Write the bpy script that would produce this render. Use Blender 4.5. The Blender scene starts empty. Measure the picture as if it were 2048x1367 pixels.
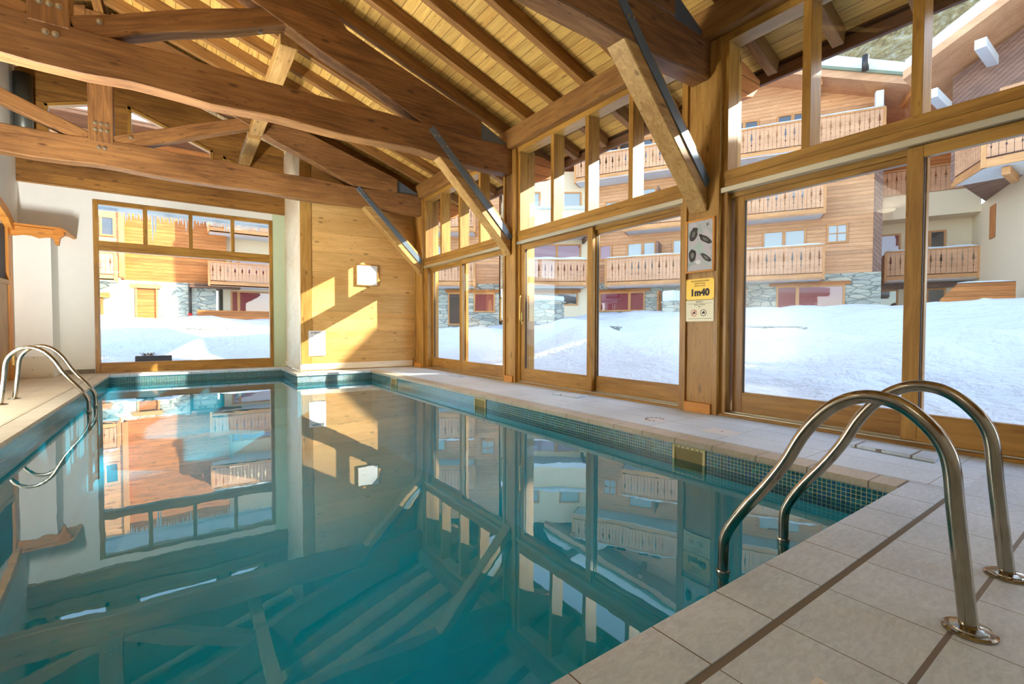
import bpy, bmesh, math, random
from mathutils import Vector, Matrix, noise
random.seed(7)
S = bpy.context.scene
C = S.collection

# ------------------------------------------------------------------ camera
cam_d = bpy.data.cameras.new('camera')
cam = bpy.data.objects.new('camera', cam_d); C.objects.link(cam)
F_PX, YAW, PITCH, ROLL = 935.19, -0.6131, 0.02639, -0.00212
cy, sy, cp, sp, cr, sr = math.cos(YAW), math.sin(YAW), math.cos(PITCH), math.sin(PITCH), math.cos(ROLL), math.sin(ROLL)
rgt = Vector((cy, sy, 0)); fwd = Vector((-sy*cp, cy*cp, -sp)); dwn = fwd.cross(rgt)
r2 = cr*rgt + sr*dwn; d2 = -sr*rgt + cr*dwn
m = Matrix.Identity(4)
for i in range(3):
    m[i][0] = r2[i]; m[i][1] = -d2[i]; m[i][2] = -fwd[i]
m[2][3] = 0.88
cam.matrix_world = m
cam_d.sensor_width = 36.0; cam_d.lens = F_PX/2048*36.0
cam_d.clip_start = 0.02; cam_d.clip_end = 600
S.camera = cam

# ------------------------------------------------------------------ sky, sun, exposure
W = bpy.data.worlds.new('sky'); S.world = W; W.use_nodes = True
nt = W.node_tree; nt.nodes.clear()
wo = nt.nodes.new('ShaderNodeOutputWorld'); bg = nt.nodes.new('ShaderNodeBackground'); sk = nt.nodes.new('ShaderNodeTexSky')
sk.sky_type = 'NISHITA'; sk.sun_disc = False; sk.sun_elevation = math.radians(27); sk.sun_rotation = math.radians(126.5)
sk.altitude = 1800; sk.air_density = 1.0; sk.dust_density = 2.2; sk.ozone_density = 1.0
bg.inputs['Strength'].default_value = 0.78
hz = nt.nodes.new('ShaderNodeMix'); hz.data_type = 'RGBA'; hz.inputs[0].default_value = 0.45; hz.inputs[7].default_value = (0.88, 0.96, 1.04, 1)   # high thin haze
nt.links.new(sk.outputs[0], hz.inputs[6]); nt.links.new(hz.outputs[2], bg.inputs[0]); nt.links.new(bg.outputs[0], wo.inputs[0])
sun_d = bpy.data.lights.new('sun', 'SUN'); sun_d.energy = 9.0; sun_d.angle = math.radians(0.5); sun_d.color = (1.0, 0.93, 0.80)
sun = bpy.data.objects.new('sun', sun_d); C.objects.link(sun)
SUND = Vector((-1.35, 1.0, -0.80)).normalized()
sun.rotation_euler = SUND.to_track_quat('-Z', 'Y').to_euler(); sun.location = (20, -15, 14)
S.view_settings.view_transform = 'Standard'; S.view_settings.look = 'None'
S.view_settings.exposure = 0.82; S.view_settings.gamma = 1.0; S.view_settings.use_curve_mapping = False
cyc = S.cycles
cyc.max_bounces = 10; cyc.diffuse_bounces = 5; cyc.glossy_bounces = 4; cyc.transparent_max_bounces = 24
cyc.transmission_bounces = 4; cyc.use_denoising = True; cyc.sample_clamp_indirect = 6.0
cyc.caustics_reflective = False; cyc.caustics_refractive = False
LAMP_W = 30.0
ADDED_FILL_W = 370.0

# ------------------------------------------------------------------ materials
def srgb(r, g, b):
    f = lambda c: (c/255/12.92) if c/255 <= 0.04045 else ((c/255+0.055)/1.055)**2.4
    return (f(r), f(g), f(b), 1.0)

class NT:
    def __init__(s, name):
        s.m = bpy.data.materials.new(name); s.m.use_nodes = True
        s.t = s.m.node_tree; s.t.nodes.clear()
        s.out = s.n('OutputMaterial')
    def n(s, typ, **kw):
        x = s.t.nodes.new('ShaderNode'+typ)
        for k, v in kw.items(): setattr(x, k, v)
        return x
    def l(s, a, b): s.t.links.new(a, b)
    def math(s, op, a, b=None, c=None):
        x = s.n('Math', operation=op)
        for i, v in enumerate((a, b, c)):
            if v is None: continue
            if isinstance(v, (int, float)): x.inputs[i].default_value = v
            else: s.l(v, x.inputs[i])
        return x.outputs[0]
    def mix(s, f, a, b, bt='MIX'):
        x = s.n('Mix', data_type='RGBA', blend_type=bt)
        for i, v in ((0, f), (6, a), (7, b)):
            if isinstance(v, (int, float)): x.inputs[i].default_value = v
            elif isinstance(v, tuple): x.inputs[i].default_value = v
            else: s.l(v, x.inputs[i])
        return x.outputs[2]
    def ramp(s, f, stops):
        x = s.n('ValToRGB'); e = x.color_ramp.elements
        while len(e) < len(stops): e.new(0.5)
        for i, (p, c) in enumerate(stops): e[i].position = p; e[i].color = c
        s.l(f, x.inputs[0]); return x.outputs[0]
    def coords(s, rnd=0.0):
        tc = s.n('TexCoord').outputs['Object']
        if rnd:
            oi = s.n('ObjectInfo').outputs['Random']
            v = s.n('VectorMath', operation='ADD'); s.l(tc, v.inputs[0])
            cmb = s.n('CombineXYZ'); k = s.math('MULTIPLY', oi, rnd)
            s.l(k, cmb.inputs[0]); s.l(s.math('MULTIPLY', k, 0.37), cmb.inputs[1]); s.l(cmb.outputs[0], v.inputs[1])
            return v.outputs[0]
        return tc
    def scaled(s, v, sc):
        x = s.n('VectorMath', operation='MULTIPLY'); s.l(v, x.inputs[0]); x.inputs[1].default_value = sc
        return x.outputs[0]
    def noise(s, v, scale, detail=3, rough=0.55, dist=0.0):
        x = s.n('TexNoise'); s.l(v, x.inputs['Vector']); x.inputs['Scale'].default_value = scale
        x.inputs['Detail'].default_value = detail; x.inputs['Roughness'].default_value = rough; x.inputs['Distortion'].default_value = dist
        return x.outputs[0]
    def bump(s, h, strength=0.3, dist=0.01):
        b = s.n('Bump'); b.inputs['Strength'].default_value = strength; b.inputs['Distance'].default_value = dist
        s.l(h, b.inputs['Height']); return b.outputs[0]
    def bsdf(s, col, rough=0.6, metal=0.0, normal=None, spec=0.5):
        p = s.n('BsdfPrincipled')
        if isinstance(col, tuple): p.inputs['Base Color'].default_value = col
        else: s.l(col, p.inputs['Base Color'])
        if isinstance(rough, (int, float)): p.inputs['Roughness'].default_value = rough
        else: s.l(rough, p.inputs['Roughness'])
        p.inputs['Metallic'].default_value = metal; p.inputs['Specular IOR Level'].default_value = spec
        if normal is not None: s.l(normal, p.inputs['Normal'])
        s.l(p.outputs[0], s.out.inputs[0]); return p

def line_mask(T, comp, period, width, offset=0.0):
    # 1 on a thin line every `period` along one coordinate
    a = T.math('ADD', comp, -offset+1000*period)
    f = T.math('FRACT', T.math('DIVIDE', a, period))
    d = T.math('MINIMUM', f, T.math('SUBTRACT', 1.0, f))
    return T.math('LESS_THAN', d, width/period)

def wood(name, light, dark, knots=0.6, rough=0.5, plank=None, board=None, gscale=1.0, line=0.35, rnd=37.0, lw=0.004):
    """grain runs along the object's local X. plank=(axis, period) draws board joints across that axis."""
    T = NT(name); v = T.coords(rnd if plank is None else 0.0)
    if plank:
        sep0 = T.n('SeparateXYZ'); T.l(v, sep0.inputs[0])
        ax = sep0.outputs[plank[0]] if plank[0] < 3 else T.math('ADD', T.math('ADD', T.math('MULTIPLY', sep0.outputs[0], 0.8), sep0.outputs[2]), T.math('MULTIPLY', sep0.outputs[1], 0.77))
        idx = T.math('FLOOR', T.math('DIVIDE', T.math('ADD', ax, 500.0*plank[1]), plank[1]))
        wn = T.n('TexWhiteNoise', noise_dimensions='1D'); T.l(idx, wn.inputs['W'])
        off = T.n('CombineXYZ'); T.l(T.math('MULTIPLY', wn.outputs[0], 40.0), off.inputs[0]); 
        add = T.n('VectorMath', operation='ADD'); T.l(v, add.inputs[0]); T.l(off.outputs[0], add.inputs[1]); vv = add.outputs[0]
    else: vv = v
    g = T.noise(T.scaled(vv, (0.9*gscale, 11*gscale, 11*gscale)), 1.6, 4, 0.6, 1.2)
    g2 = T.noise(T.scaled(vv, (0.6, 2.2, 2.2)), 1.1, 2, 0.5, 0.3)
    col = T.ramp(T.math('ADD', T.math('MULTIPLY', g, 0.55), T.math('MULTIPLY', g2, 0.45)), [(0.36, dark), (0.62, light)])
    if plank:
        tone = T.math('ADD', T.math('MULTIPLY', wn.outputs[0], 0.28), 0.86)
        vm = T.n('VectorMath', operation='SCALE'); T.l(col, vm.inputs[0]); T.l(tone, vm.inputs['Scale']); col = vm.outputs[0]
    if knots:
        vo = T.n('TexVoronoi'); T.l(T.scaled(vv, (2.3, 6.5, 6.5)), vo.inputs['Vector']); vo.inputs['Scale'].default_value = 1.0; vo.inputs['Randomness'].default_value = 1.0
        k = T.math('SUBTRACT', 1.0, T.math('MULTIPLY', vo.outputs['Distance'], 1/0.17)); k = T.math('MAXIMUM', k, 0.0)
        kk = T.math('MULTIPLY', T.math('SMOOTH_MIN', k, 0.6, 0.2), knots*1.5)
        col = T.mix(kk, col, (dark[0]*0.25, dark[1]*0.22, dark[2]*0.25, 1))
        vo2 = T.n('TexVoronoi'); T.l(T.scaled(vv, (5, 16, 16)), vo2.inputs['Vector']); vo2.inputs['Scale'].default_value = 1.0
        k2 = T.math('MULTIPLY', T.math('LESS_THAN', vo2.outputs['Distance'], 0.10), 0.75*knots)
        col = T.mix(k2, col, (dark[0]*0.3, dark[1]*0.25, dark[2]*0.25, 1))
    h = g
    if plank:
        lm = line_mask(T, ax, plank[1], lw)
        col = T.mix(T.math('MULTIPLY', lm, 1-line), col, (dark[0]*0.2, dark[1]*0.18, dark[2]*0.18, 1))
        h = T.math('SUBTRACT', T.math('MULTIPLY', g, 0.2), lm)
    T.bsdf(col, rough, normal=T.bump(h, 0.25, 0.006), spec=0.35)
    return T.m

def plain(name, col, rough=0.6, metal=0.0, bump=None, spec=0.5):
    T = NT(name); v = T.coords()
    n = T.noise(v, 6.0, 3)
    c = T.mix(T.math('MULTIPLY', n, 0.35), col, tuple(x*0.82 for x in col[:3])+(1,))
    nb = T.bump(T.noise(v, bump[0], 4), bump[1], bump[2]) if bump else None
    T.bsdf(c, rough, metal, nb, spec); return T.m

MAT = {}
MAT['beam'] = wood('aged_beam_wood', srgb(152, 108, 62), srgb(98, 64, 34), 0.8, 0.55)
MAT['brace'] = wood('brace_wood', srgb(196, 158, 96), srgb(150, 110, 58), 0.7, 0.5)
MAT['rafter'] = wood('rafter_wood', srgb(156, 112, 58), srgb(108, 72, 34), 0.5, 0.6)
MAT['deckboard'] = wood('roof_board_wood', srgb(218, 178, 98), srgb(176, 132, 62), 0.6, 0.6, plank=(1, 0.15), line=0.15)
MAT['frame'] = wood('varnished_frame_pine', srgb(184, 138, 64), srgb(134, 92, 36), 0.45, 0.38)
MAT['post'] = wood('post_pine', srgb(194, 150, 78), srgb(148, 104, 46), 0.8, 0.42)
MAT['panel'] = wood('wall_panel_pine', srgb(226, 184, 116), srgb(200, 152, 84), 0.7, 0.45, plank=(2, 0.42), line=0.55, lw=0.0025)
MAT['panel_side'] = wood('pale_lit_panel_pine', srgb(248, 234, 208), srgb(230, 208, 170), 0.5, 0.45)  # pale pine; window light on the block's side put into its colour
MAT['gable'] = wood('gable_board_wood', srgb(164, 116, 54), srgb(116, 76, 32), 0.7, 0.55, plank=(2, 0.19), line=0.3)
MAT['canopy'] = wood('orange_pine', srgb(224, 158, 76), srgb(190, 118, 46), 0.5, 0.45)
MAT['siding'] = wood('chalet_siding', srgb(226, 170, 122), srgb(200, 142, 96), 0.3, 0.65, plank=(2, 0.17), line=0.35, lw=0.008)
MAT['siding_dark'] = wood('chalet_siding_dark', srgb(200, 128, 66), srgb(164, 98, 44), 0.3, 0.65, plank=(2, 0.17), line=0.35, lw=0.008)
MAT['railing'] = wood('balcony_board_wood', srgb(222, 170, 128), srgb(194, 142, 104), 0.2, 0.65)
MAT['chalet_trim'] = wood('chalet_trim_wood', srgb(218, 158, 100), srgb(186, 128, 76), 0.2, 0.6)
MAT['dark_log'] = wood('dark_log_wood', srgb(120, 86, 62), srgb(84, 58, 42), 0.3, 0.7, plank=(2, 0.26), line=0.1, lw=0.02)
MAT['slant'] = wood('diagonal_board_wood', srgb(150, 116, 100), srgb(118, 88, 76), 0.2, 0.7, plank=(3, 0.17), line=0.2, lw=0.01)
MAT['white'] = plain('white_plaster', srgb(246, 247, 240), 0.75, bump=(30, 0.08, 0.004))
MAT['green'] = plain('greenish_plaster', srgb(206, 220, 186), 0.8, bump=(14, 0.2, 0.01))
MAT['cream'] = plain('cream_render', srgb(238, 218, 182), 0.85, bump=(40, 0.1, 0.004))
MAT['soffit'] = plain('pale_soffit', srgb(226, 232, 236), 0.8)
MAT['alu'] = plain('aluminium_track', srgb(214, 210, 186), 0.32, 0.75)
MAT['steel_blue'] = plain('painted_steel', srgb(112, 128, 142), 0.38, 0.45)
MAT['bolt'] = plain('galvanised_bolt', srgb(168, 160, 140), 0.35, 0.8)
MAT['brass'] = plain('brass', srgb(214, 178, 104), 0.3, 0.9)
MAT['black'] = plain('black_rubber', srgb(28, 26, 25), 0.6)
MAT['panelbox'] = plain('cream_board', srgb(228, 222, 198), 0.6)
MAT['paper'] = plain('paper', srgb(240, 242, 244), 0.7)
MAT['ink'] = plain('printed_ink', srgb(34, 26, 22), 0.6)
MAT['red'] = plain('red_ink', srgb(196, 44, 36), 0.5)
MAT['gold'] = plain('gold_plate', srgb(224, 184, 66), 0.35, 0.25)
MAT['creamplate'] = plain('cream_plate', srgb(226, 220, 186), 0.35, 0.1)
MAT['duct'] = plain('grey_duct', srgb(96, 98, 90), 0.4, 0.6)
MAT['lid'] = plain('white_plastic', srgb(238, 240, 240), 0.4)
MAT['planter'] = plain('dark_planter', srgb(74, 72, 82), 0.6)
MAT['twig'] = plain('dry_leaves', srgb(168, 138, 84), 0.8)
MAT['curtain_red'] = plain('red_curtain', srgb(196, 62, 74), 0.7)
MAT['curtain_white'] = plain('pale_curtain', srgb(236, 226, 210), 0.7)
MAT['dark_room'] = plain('dim_interior', srgb(84, 78, 76), 0.8)
MAT['pipe'] = plain('downpipe_metal', srgb(70, 66, 62), 0.4, 0.5)
MAT['tile_roof'] = plain('slate_roof', srgb(128, 134, 110), 0.8, bump=(9, 0.6, 0.04))
MAT['skimmer_shade'] = plain('skimmer_throat_shade', srgb(120, 108, 52), 0.5)
MAT['skimmer'] = plain('ivory_plastic', srgb(224, 214, 160), 0.4)
MAT['grout'] = plain('grey_grout', srgb(132, 124, 110), 0.9)
MAT['liner'] = None

def steel_mat():
    T = NT('brushed_steel'); v = T.coords()
    n = T.noise(T.scaled(v, (9, 9, 3)), 3, 2)
    T.bsdf(T.ramp(n, [(0.3, srgb(146, 140, 126)), (0.7, srgb(170, 164, 150))]), T.math('ADD', T.math('MULTIPLY', n, 0.10), 0.10), 1.0)
    return T.m
MAT['steel'] = steel_mat()

def snow_mat():
    T = NT('snow'); v = T.coords()
    n1 = T.noise(v, 1.3, 5, 0.6); n2 = T.noise(v, 7, 4, 0.6)
    h = T.math('ADD', T.math('MULTIPLY', n1, 1.0), T.math('MULTIPLY', n2, 0.22))
    T.bsdf((0.74, 0.81, 0.86, 1), 0.7, normal=T.bump(h, 0.7, 0.3), spec=0.25)
    return T.m
MAT['snow'] = snow_mat()

def stone_mat():
    T = NT('dry_stone'); v = T.coords(); w = T.scaled(v, (1.7, 1.7, 5.8))
    nz = T.n('TexNoise'); T.l(v, nz.inputs['Vector']); nz.inputs['Scale'].default_value = 2.0
    dm = T.n('VectorMath', operation='MULTIPLY_ADD'); T.l(nz.outputs['Color'], dm.inputs[0]); dm.inputs[1].default_value = (0.5, 0.5, 0.5); T.l(w, dm.inputs[2])
    a = T.n('TexVoronoi', feature='DISTANCE_TO_EDGE'); T.l(dm.outputs[0], a.inputs['Vector']); a.inputs['Scale'].default_value = 1.0
    b = T.n('TexVoronoi'); T.l(dm.outputs[0], b.inputs['Vector']); b.inputs['Scale'].default_value = 1.0
    sep = T.n('SeparateColor'); T.l(b.outputs['Color'], sep.inputs[0])
    col = T.ramp(sep.outputs[0], [(0.0, srgb(150, 156, 146)), (0.5, srgb(184, 188, 172)), (1.0, srgb(206, 200, 176))])
    edge = T.math('LESS_THAN', a.outputs['Distance'], 0.05)
    col = T.mix(T.math('MULTIPLY', edge, 0.7), col, srgb(98, 104, 98))
    T.bsdf(col, 0.85, normal=T.bump(T.math('MINIMUM', a.outputs['Distance'], 0.12), 0.8, 0.12))
    return T.m
MAT['stone'] = stone_mat()

def tile_mat(name, base, dark, x0, px, y0, py, wx, wy):
    T = NT(name); v = T.coords(); sep = T.n('SeparateXYZ'); T.l(v, sep.inputs[0])
    lx = line_mask(T, sep.outputs[0], px, wx, x0); ly = line_mask(T, sep.outputs[1], py, wy, y0)
    ln = T.math('MAXIMUM', lx, ly)
    n = T.noise(T.scaled(v, (26, 60, 30)), 1.0, 5, 0.65, 0.8); n2 = T.noise(v, 1.7, 3)
    col = T.ramp(T.math('ADD', T.math('MULTIPLY', n, 0.5), T.math('MULTIPLY', n2, 0.5)), [(0.38, dark), (0.62, base)])
    col = T.mix(ln, col, srgb(112, 102, 88))
    h = T.math('SUBTRACT', T.math('MULTIPLY', n, 0.35), ln)
    T.bsdf(col, 0.42, normal=T.bump(h, 0.35, 0.004)); return T.m
TG, TD = srgb(222, 238, 250), srgb(190, 206, 218)
MAT['tile_front'] = tile_mat('deck_tile_front', TG, TD, 1.127, 0.33, 0.36, 0.335, 0.0018, 0.007)
MAT['tile_right'] = tile_mat('deck_tile_right_lit', srgb(228, 244, 255), srgb(206, 224, 236), 3.49, 0.335, 0.80, 0.66, 0.0018, 0.0018)  # same deck tile, daylight by the glass put into a lighter, bluer colour
MAT['tile_left'] = tile_mat('deck_tile_left', srgb(222, 212, 190), srgb(200, 188, 164), -1.38, 0.335, 0.80, 0.335, 0.0025, 0.0025)
MAT['cop_x'] = tile_mat('coping_tile_x', TG, TD, 1.127, 0.33, 50.0, 90.0, 0.0025, 0.0001)
MAT['cop_y'] = tile_mat('coping_tile_y', srgb(206, 200, 184), srgb(178, 170, 150), 50.0, 90.0, 1.02, 0.33, 0.0001, 0.0035)

def mosaic_mat():
    T = NT('glass_mosaic'); v = T.coords(); sep = T.n('SeparateXYZ'); T.l(v, sep.inputs[0])
    P = 0.0262
    # coordinate running along either wall direction: x + y works because each wall is axis aligned
    a = T.math('ADD', sep.outputs[0], sep.outputs[1]); z = sep.outputs[2]
    ln = T.math('MAXIMUM', line_mask(T, a, P, 0.0017, 0.003), line_mask(T, z, P, 0.0017, 0.0))
    cx = T.math('FLOOR', T.math('DIVIDE', T.math('ADD', a, 50*P-0.003), P)); cz = T.math('FLOOR', T.math('DIVIDE', T.math('ADD', z, 50*P), P))
    cmb = T.n('CombineXYZ'); T.l(cx, cmb.inputs[0]); T.l(cz, cmb.inputs[1])
    wn = T.n('TexWhiteNoise', noise_dimensions='2D'); T.l(cmb.outputs[0], wn.inputs['Vector'])
    tile = T.ramp(wn.outputs[0], [(0.0, srgb(0, 74, 92)), (0.45, srgb(10, 98, 112)), (0.8, srgb(8, 82, 128)), (1.0, srgb(24, 122, 132))])
    col = T.mix(ln, tile, srgb(190, 196, 150))
    T.bsdf(col, 0.15, normal=T.bump(T.math('SUBTRACT', 1.0, ln), 0.4, 0.002)); return T.m
MAT['mosaic'] = mosaic_mat()
def liner_mat():
    T = NT('pool_liner'); v = T.coords()
    n = T.noise(v, 2.0, 3)
    T.bsdf(T.ramp(n, [(0.3, (0.08, 0.78, 0.84, 1)), (0.7, (0.12, 0.86, 0.90, 1))]), 0.5); return T.m
MAT['liner'] = liner_mat()

def fres(T, f0, k=1.0, blend=0.5):
    lw = T.n('LayerWeight'); lw.inputs['Blend'].default_value = blend
    p = T.math('POWER', lw.outputs['Facing'], 5.0)
    return T.math('ADD', T.math('MULTIPLY', p, (1-f0)*k), f0), lw
def glass_mat(name='window_glass', f0=0.055, tint=(0.96, 0.985, 0.97, 1)):
    T = NT(name); f, _ = fres(T, f0)
    tr = T.n('BsdfTransparent'); tr.inputs[0].default_value = tint
    gl = T.n('BsdfGlossy'); gl.inputs['Roughness'].default_value = 0.0; gl.inputs['Color'].default_value = (1, 1, 1, 1)
    mx = T.n('MixShader'); T.l(f, mx.inputs[0]); T.l(tr.outputs[0], mx.inputs[1]); T.l(gl.outputs[0], mx.inputs[2])
    T.l(mx.outputs[0], T.out.inputs[0]); return T.m
MAT['glass'] = glass_mat()
def farglass_mat():
    T = NT('chalet_window_glass'); f, _ = fres(T, 0.13)
    d = T.n('BsdfTransparent'); d.inputs[0].default_value = (0.75, 0.8, 0.82, 1)
    gl = T.n('BsdfGlossy'); gl.inputs['Roughness'].default_value = 0.02
    mx = T.n('MixShader'); T.l(f, mx.inputs[0]); T.l(d.outputs[0], mx.inputs[1]); T.l(gl.outputs[0], mx.inputs[2])
    T.l(mx.outputs[0], T.out.inputs[0]); return T.m
MAT['farglass'] = farglass_mat()
def water_mat():
    T = NT('pool_water'); v = T.coords()
    h = T.math('ADD', T.noise(v, 2.2, 2, 0.5), T.math('MULTIPLY', T.noise(v, 9.0, 2), 0.12))
    nb = T.bump(h, 0.02, 0.04)
    lw = T.n('LayerWeight'); lw.inputs['Blend'].default_value = 0.5; T.l(nb, lw.inputs['Normal'])
    f = T.math('ADD', T.math('MULTIPLY', T.math('POWER', lw.outputs['Facing'], 3.3), 0.985), 0.014)
    tr = T.n('BsdfTransparent'); tr.inputs[0].default_value = (0.006, 0.56, 0.68, 1)
    gl = T.n('BsdfGlossy'); gl.inputs['Roughness'].default_value = 0.0; T.l(nb, gl.inputs['Normal'])
    mx = T.n('MixShader'); T.l(f, mx.inputs[0]); T.l(tr.outputs[0], mx.inputs[1]); T.l(gl.outputs[0], mx.inputs[2])
    T.l(mx.outputs[0], T.out.inputs[0]); return T.m
MAT['water'] = water_mat()
def emis(name, col, st):
    T = NT(name); e = T.n('Emission'); e.inputs[0].default_value = col; e.inputs[1].default_value = st
    T.l(e.outputs[0], T.out.inputs[0]); return T.m
MAT['bulb'] = emis('lamp_glass', (1, 0.86, 0.62, 1), 5.0)
def hill_mat():
    T = NT('larch_forest'); v = T.coords()
    n = T.noise(T.scaled(v, (1, 1, 0.35)), 0.5, 6, 0.75, 1.5)
    col = T.ramp(n, [(0.3, srgb(132, 108, 62)), (0.45, srgb(188, 158, 98)), (0.56, srgb(222, 198, 142)), (0.68, srgb(240, 238, 226))])
    T.bsdf(col, 0.9, normal=T.bump(n, 1.0, 3.0)); return T.m
MAT['hill'] = hill_mat()
def poster_mat():
    T = NT('poster_print'); v = T.coords(); n = T.noise(v, 6, 3)
    T.bsdf(T.ramp(n, [(0.35, srgb(158, 176, 172)), (0.5, srgb(196, 190, 200)), (0.7, srgb(168, 196, 186))]), 0.2); return T.m
MAT['poster'] = poster_mat()

# ------------------------------------------------------------------ building helpers
def tag(o, label=None, cat=None, group=None, kind=None):
    if label: o['label'] = label
    if cat: o['category'] = cat
    if group: o['group'] = group
    if kind: o['kind'] = kind
    return o
def empty(name, loc=(0, 0, 0), mat=None, **kw):
    o = bpy.data.objects.new(name, None); C.objects.link(o)
    if mat is not None: o.matrix_world = mat
    else: o.location = loc
    o.empty_display_size = 0.1
    o['_m'] = [list(r) for r in (mat if mat is not None else Matrix.Translation(loc))]
    return tag(o, **kw)
def wm(o):
    return Matrix([list(r) for r in o['_m']])
def link(name, me, mat, parent=None, M=None, local=False):
    """M is a world matrix unless local (then relative to the parent)"""
    o = bpy.data.objects.new(name, me); C.objects.link(o)
    if mat is not None and not me.materials: me.materials.append(mat)
    M = M or Matrix.Identity(4)
    if parent is not None:
        o.parent = parent
        PM = wm(parent)
        if local: o.matrix_local = M; o['_m'] = [list(r) for r in (PM @ M)]
        else: o.matrix_local = PM.inverted() @ M; o['_m'] = [list(r) for r in M]
    else:
        o.matrix_world = M; o['_m'] = [list(r) for r in M]
    return o
def mesh(name, verts, faces, smooth=False):
    me = bpy.data.meshes.new(name); me.from_pydata([tuple(v) for v in verts], [], faces); me.update()
    if smooth:
        for p in me.polygons: p.use_smooth = True
    return me
def bm_mesh(name, bm, smooth=False):
    me = bpy.data.meshes.new(name); bmesh.ops.recalc_face_normals(bm, faces=bm.faces[:]); bm.to_mesh(me); bm.free()
    if smooth:
        for p in me.polygons: p.use_smooth = True
    return me
def box_bm(bm, x0, x1, y0, y1, z0, z1):
    v = [bm.verts.new(p) for p in ((x0,y0,z0),(x1,y0,z0),(x1,y1,z0),(x0,y1,z0),(x0,y0,z1),(x1,y0,z1),(x1,y1,z1),(x0,y1,z1))]
    for f in ((0,3,2,1),(4,5,6,7),(0,1,5,4),(1,2,6,5),(2,3,7,6),(3,0,4,7)): bm.faces.new([v[i] for i in f])
def timber_mesh(L, w, h, bev=0.004, wavy=0.0, seg=1, seed=0):
    bm = bmesh.new(); n = seg
    rings = []
    for i in range(n+1):
        x = -L/2 + L*i/n
        j = [wavy*noise.noise(Vector((x*1.4, seed*3.1+k*7.3, 0.5))) for k in range(4)]
        r = [bm.verts.new((x, -w/2-j[0]*0.3, -h/2+j[1])), bm.verts.new((x, w/2+j[0]*0.3, -h/2+j[1]*0.8)), bm.verts.new((x, w/2, h/2+j[2])), bm.verts.new((x, -w/2, h/2+j[3]))]
        rings.append(r)
    for a, b in zip(rings, rings[1:]):
        for k in range(4): bm.faces.new((a[k], a[(k+1) % 4], b[(k+1) % 4], b[k]))
    bm.faces.new(rings[0][::-1]); bm.faces.new(rings[-1])
    bmesh.ops.recalc_face_normals(bm, faces=bm.faces[:])
    if bev > 0:
        es = [e for e in bm.edges if len(e.link_faces) == 2 and e.calc_face_angle(0) > 0.6]
        bmesh.ops.bevel(bm, geom=es, offset=bev, segments=1, affect='EDGES')
    return bm_mesh('timber', bm)
def axes(p0, p1, up=(0, 0, 1)):
    p0, p1, up = Vector(p0), Vector(p1), Vector(up)
    x = (p1-p0).normalized(); y = up.cross(x).normalized(); z = x.cross(y)
    M = Matrix.Identity(4)
    for i in range(3): M[i][0] = x[i]; M[i][1] = y[i]; M[i][2] = z[i]
    M.translation = (p0+p1)/2
    return M, (p1-p0).length
def timber(name, p0, p1, w, h, mat, parent=None, up=(0, 0, 1), bev=0.004, wavy=0.0, local=False):
    M, L = axes(p0, p1, up)
    seg = max(1, int(L/0.35)) if wavy else 1
    me = timber_mesh(L, w, h, bev, wavy, seg, random.random()*50)
    return link(name, me, MAT[mat] if isinstance(mat, str) else mat, parent, M, local)
def box(name, x0, x1, y0, y1, z0, z1, mat, parent=None, bev=0.003, local=False):
    """axis-aligned box whose local X follows its longest side (grain)"""
    dx, dy, dz = x1-x0, y1-y0, z1-z0; c = Vector(((x0+x1)/2, (y0+y1)/2, (z0+z1)/2))
    if dx >= dy and dx >= dz: R = Matrix.Identity(3); d = (dx, dy, dz)
    elif dy >= dz: R = Matrix(((0,-1,0),(1,0,0),(0,0,1))); d = (dy, dx, dz)
    else: R = Matrix(((0,0,-1),(0,1,0),(1,0,0))); d = (dz, dy, dx)
    M = R.to_4x4(); M.translation = c
    b = min(bev, min(d)*0.3)
    me = timber_mesh(d[0], d[1], d[2], b)
    return link(name, me, MAT[mat] if isinstance(mat, str) else mat, parent, M, local)
def flatbox(name, x0, x1, y0, y1, z0, z1, mat, parent=None, local=False, bev=0.0):
    """box whose mesh coordinates equal the parent's (or world) coordinates, for patterns laid out in place"""
    bm = bmesh.new(); box_bm(bm, x0, x1, y0, y1, z0, z1)
    if bev: bmesh.ops.bevel(bm, geom=bm.edges[:], offset=bev, segments=2, affect='EDGES')
    return link(name, bm_mesh(name, bm), MAT[mat] if isinstance(mat, str) else mat, parent, None, local)
def prism(name, pts, y0, y1, mat, parent=None, M=None, bev=0.0, local=False, axis='XZ'):
    """polygon in XZ extruded along Y (or YZ along X)"""
    bm = bmesh.new()
    mk = (lambda a, b, d: (a, d, b)) if axis == 'XZ' else ((lambda a, b, d: (d, a, b)) if axis == 'YZ' else (lambda a, b, d: (a, b, d)))
    A = [bm.verts.new(mk(a, b, y0)) for a, b in pts]; B = [bm.verts.new(mk(a, b, y1)) for a, b in pts]
    bm.faces.new(A); bm.faces.new(B[::-1]); n = len(pts)
    for i in range(n): bm.faces.new((A[i], B[i], B[(i+1) % n], A[(i+1) % n]))
    bmesh.ops.recalc_face_normals(bm, faces=bm.faces[:])
    if bev: bmesh.ops.bevel(bm, geom=[e for e in bm.edges if e.calc_face_angle(0) > 0.7], offset=bev, segments=1, affect='EDGES')
    return link(name, bm_mesh(name, bm), MAT[mat] if isinstance(mat, str) else mat, parent, M, local)
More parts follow.
